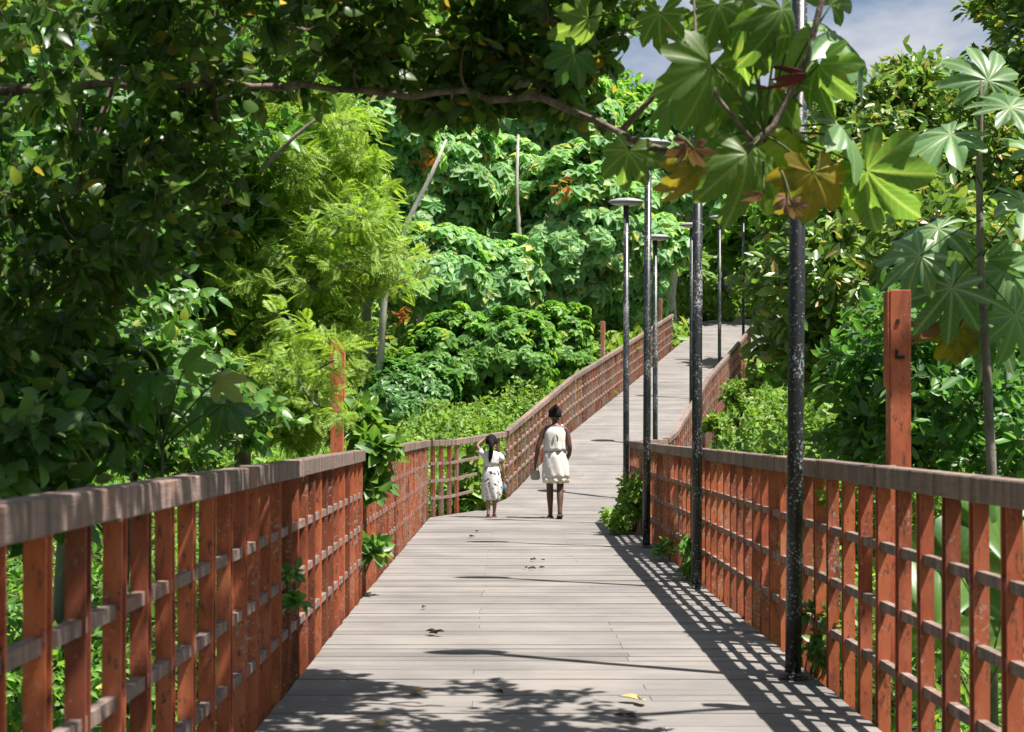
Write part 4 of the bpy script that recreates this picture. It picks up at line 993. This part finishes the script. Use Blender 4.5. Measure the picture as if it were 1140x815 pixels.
# arms
sh = limb(V, Ed, chi, [(-.155,-.005,1.255,.050)]); wl_ = limb(V, Ed, sh, [(-.205,-.01,1.13,.042), (-.245,-.02,1.0,.036), (-.262,.015,.89,.032), (-.275,.05,.78,.022)])
fingers(V, Ed, wl_, (-.275,.05,.78), (-.1,.25,-1), (.2,.9,.1), 1)
sh = limb(V, Ed, chi, [(.155,-.005,1.255,.050)]); wr_ = limb(V, Ed, sh, [(.185,-.03,1.13,.042), (.205,-.06,1.0,.036), (.20,.02,.90,.032), (.175,.10,.83,.022)])
fingers(V, Ed, wr_, (.175,.10,.83), (-.2,.8,-.5), (-.9,-.1,.1), 1)
skin_body('body', V, Ed, skinW, W)
hd = head_mesh(skinW, W, (0,.02,1.465), .215, None)
hair_cap(hd, (0,.02,1.475), .225, [([(0,-.06,1.545),(0,-.095,1.575),(0,-.085,1.60)], [.03,.045,.02])], 1.12)
mb = MB()
ring_shell(mb, [(0,-.003,1.295,.105,.062,.0),(0,-.003,1.27,.150,.085,.0),(0,0,1.20,.158,.112,.01),(0,0,1.10,.152,.114,.03),(0,0,1.0,.158,.122,.045),(0,0,.955,.164,.13,.06)], 64)
mb.build('dress_top', dressW, W, smooth=True).modifiers.new('s','SOLIDIFY').thickness = .004
mb = MB(); ring_shell(mb, [(0,0,.98,.146,.114,.0),(0,0,.86,.162,.13,.045),(0,0,.74,.176,.145,.07),(.004,0,.62,.184,.152,.085),(.006,0,.575,.186,.155,.09)], 64)
mb.build('dress_skirt', dressW, W, smooth=True).modifiers.new('s','SOLIDIFY').thickness = .004
mb = MB(); ring_shell(mb, [(.006,0,.585,.182,.150,.085),(.006,0,.54,.178,.148,.09),(.006,0,.50,.166,.140,.09)], 64)
mb.build('dress_trim', trimW, W, smooth=True).modifiers.new('s','SOLIDIFY').thickness = .005
mb = MB()
for sg in (-1,1): mb.tube([(sg*.095,.05,1.27),(sg*.10,.0,1.318),(sg*.09,-.055,1.26)], [.016,.018,.016], 6)
mb.build('strap', dressW, W, smooth=True)
mb = MB(); mb.tube([(0,-.108,1.20),(-.03,-.118,1.14),(-.028,-.122,1.08)], [.008,.012,.008], 5); mb.tube([(0,-.108,1.20),(.03,-.118,1.15),(.028,-.12,1.10)], [.008,.012,.008], 5)
mb.build('back_tie', simple('grey_ribbon', (.2,.19,.18), .7), W)
for (x_, y_, z_, pit) in ((-.064,.06,.004,0), (.058,-.115,.02,.25)):
    mb = MB(); mb.box((x_, y_, z_+.008), (.042,.118,.009), Matrix.Rotation(-pit, 3, 'X')); mb.tube([(x_-.04,y_+.03,z_+.015),(x_,y_+.04,z_+.055),(x_+.04,y_+.03,z_+.015)], [.008]*3, 5); mb.build('sandal', sandalM, W, smooth=False, bevel=.006)
# small bag hanging from her left hand
bagp = (wx-.28, wy+.06, .12)
Bg = thing('handbag', 'small grey bag in the left hand of the woman in white', 'bag', bagp)
mb = MB(); ring_shell(mb, [(0,0,.56,.05,.022,.0),(0,0,.52,.066,.032,.02),(0,0,.45,.068,.034,.02),(0,0,.42,.05,.024,0),(0,0,.418,.004,.002,0)], 20); mb.build('pouch', simple('grey_cloth', (.30,.27,.25), .8), Bg, smooth=True)
mb = MB(); mb.tube([(-.045,0,.555),(-.03,0,.65),(0,0,.70),(.03,0,.65),(.045,0,.555)], [.005]*5, 6); mb.build('handle', simple('grey_strap', (.18,.16,.15), .8), Bg, smooth=True)
# girl, left arm raised to her head
gx_, gy_ = deckpt(547, 576)
Gp = thing('person', 'girl with a long dark ponytail in white printed clothes, one hand raised to her head', 'person', (gx_, gy_, 0), math.radians(3))
V = [(0,0,.63,(.10,.08))]; Ed = []
limb(V, Ed, 0, [(0,0,.74,(.08,.065)), (0,0,.84,(.095,.068)), (0,-.003,.91,(.08,.052)), (0,0,.96,(.036,.036)), (0,.012,1.0,(.034,.034))])
for sg in (-1,1):
    f_ = .03 if sg > 0 else -.05
    kn = limb(V, Ed, 0, [(sg*.058,0,.57,.062), (sg*.056,f_*.4,.44,.05), (sg*.05,f_*.6+.01,.32,.04), (sg*.048,f_,.22,.038), (sg*.045,f_*1.2,.09,.026), (sg*.045,f_*1.25,.062,.026)])
    foot(V, Ed, (sg*.045,f_*1.25,.062), kn, .78)
sh = limb(V, Ed, 3, [(-.118,0,.90,.036)]); w_ = limb(V, Ed, sh, [(-.165,.02,.96,.030), (-.205,.04,1.03,.027), (-.150,.07,1.08,.022), (-.105,.09,1.115,.016)])
fingers(V, Ed, w_, (-.105,.09,1.115), (.75,.25,.45), (0,-.4,1), .72)
sh = limb(V, Ed, 3, [(.118,0,.90,.036)]); w2 = limb(V, Ed, sh, [(.145,-.01,.81,.030), (.165,-.02,.71,.026), (.175,0,.62,.022), (.18,.025,.535,.016)])
fingers(V, Ed, w2, (.18,.025,.535), (.02,.2,-1), (-.1,1,.1), .72)
skin_body('body', V, Ed, skinG, Gp)
hd = head_mesh(skinG, Gp, (0,.015,1.075), .195, None)
hair_cap(hd, (0,.015,1.085), .205, [([(0,-.08,1.12),(.0,-.115,1.05),(-.008,-.115,.95),(-.02,-.10,.85),(-.028,-.095,.79)], [.035,.038,.036,.028,.008])], 1.1)
mb = MB(); ring_shell(mb, [(0,0,.945,.062,.045,0),(0,0,.925,.105,.064,0),(0,0,.88,.122,.085,.01),(0,0,.80,.110,.084,.015),(0,0,.735,.112,.088,.03)])
for sg in (-1,1):
    if sg < 0: mb.tube([(-.09,0,.90),(-.135,.01,.925),(-.165,.02,.955)], [.045,.048,.046], 10, False)
    else: mb.tube([(.09,0,.905),(.135,0,.86),(.152,-.005,.80)], [.045,.048,.052], 10, False)
mb.build('blouse', cloth('white_blouse', (.62,.595,.57), (.3,.28,.26), 30, .64), Gp, smooth=True).modifiers.new('s','SOLIDIFY').thickness = .004
mb = MB(); ring_shell(mb, [(0,0,.745,.104,.082,0),(0,0,.722,.104,.082,0)]); mb.build('waistband', simple('taupe_band', (.34,.28,.26), .8), Gp, smooth=True).modifiers.new('s','SOLIDIFY').thickness = .008
mb = MB(); ring_shell(mb, [(0,0,.725,.108,.086,.0),(0,0,.62,.130,.106,.05),(0,0,.45,.138,.114,.08),(0,0,.33,.136,.112,.10),(0,0,.27,.118,.10,.10),(0,0,.25,.113,.094,.10)], 64)
mb.build('skirt', dressG, Gp, smooth=True).modifiers.new('s','SOLIDIFY').thickness = .004
for sg in (-1,1):
    f_ = (.03 if sg > 0 else -.05)*1.25
    mb = MB(); mb.box((sg*.045, f_+.045, .010), (.034,.09,.008)); mb.tube([(sg*.045-.03,f_+.07,.015),(sg*.045,f_+.075,.048),(sg*.045+.03,f_+.07,.015)], [.006]*3, 5); mb.build('sandal', sandalM, Gp, bevel=.005)
q = thing('pouch', 'small blue pouch held low in the right hand of the girl', 'bag', (gx_+.185, gy_+.04, 0))
mb = MB(); ring_shell(mb, [(0,0,.475,.02,.01,0),(0,0,.46,.034,.016,.02),(0,0,.40,.036,.018,.02),(0,0,.385,.02,.012,0),(0,0,.384,.002,.002,0)], 16); mb.build('pocket', simple('blue_cloth', (.10,.20,.30), .7), q, smooth=True)
mb = MB(); mb.tube([(-.015,0,.47),(0,-.01,.50),(.015,0,.47)], [.003]*3, 5); mb.build('cord', simple('white_cord', (.6,.6,.6), .7), q)

# ------------------------------------------------------------------ light, sky, camera
EL, AZ = math.radians(66), math.radians(26)      # sun to the right and a little behind the viewer
sdir = Vector((math.cos(EL)*math.cos(AZ), -math.cos(EL)*math.sin(AZ), math.sin(EL)))
sl = bpy.data.lights.new('sun', 'SUN'); sl.energy = 5.0; sl.angle = math.radians(.5); sl.color = (1,.955,.88)
so = bpy.data.objects.new('sun', sl); C.objects.link(so); so.rotation_euler = sdir.to_track_quat('Z','Y').to_euler(); so.location = sdir*50
w = bpy.data.worlds.new('World'); bpy.context.scene.world = w; w.use_nodes = True
nt = w.node_tree; nt.nodes.clear(); out = nt.nodes.new('ShaderNodeOutputWorld'); bg = nt.nodes.new('ShaderNodeBackground'); L(nt, bg.outputs[0], out.inputs[0])
sk = nt.nodes.new('ShaderNodeTexSky'); sk.sky_type = 'NISHITA'; sk.sun_disc = False; sk.sun_elevation = EL
sk.sun_rotation = math.atan2(sdir.x, sdir.y); sk.air_density = 1.0; sk.dust_density = 1.5
tc = nt.nodes.new('ShaderNodeTexCoord'); mp = mapping(nt, tc.outputs['Generated'], (1.0,1.0,2.2))
nz = noise(nt, mp, 4.2, 9, .55); rr = ramp(nt, nz.outputs[0], [(.47,0),(.62,1)])
skc = mix(nt, rr.outputs[0], sk.outputs[0], (6.0,6.2,6.8))
L(nt, skc, bg.inputs[0]); bg.inputs[1].default_value = .05

cam = bpy.data.cameras.new('camera'); co = bpy.data.objects.new('camera', cam); C.objects.link(co)
co.location = (0,0,HC); co.rotation_euler = (math.pi/2,0,0)
cam.sensor_width = 36; cam.lens = F/1140*36; cam.shift_x = (570-CX)/1140; cam.shift_y = (HY-407.5)/1140
cam.clip_end = 2000; cam.clip_start = .05
cam.dof.use_dof = True; cam.dof.focus_distance = 17; cam.dof.aperture_fstop = 5.6
sc = bpy.context.scene; sc.camera = co
sc.view_settings.view_transform = 'Standard'; sc.view_settings.look = 'None'; sc.view_settings.gamma = 1; sc.view_settings.exposure = 1.15
sc.view_settings.use_curve_mapping = False
sc.render.resolution_x = 1024; sc.render.resolution_y = 732
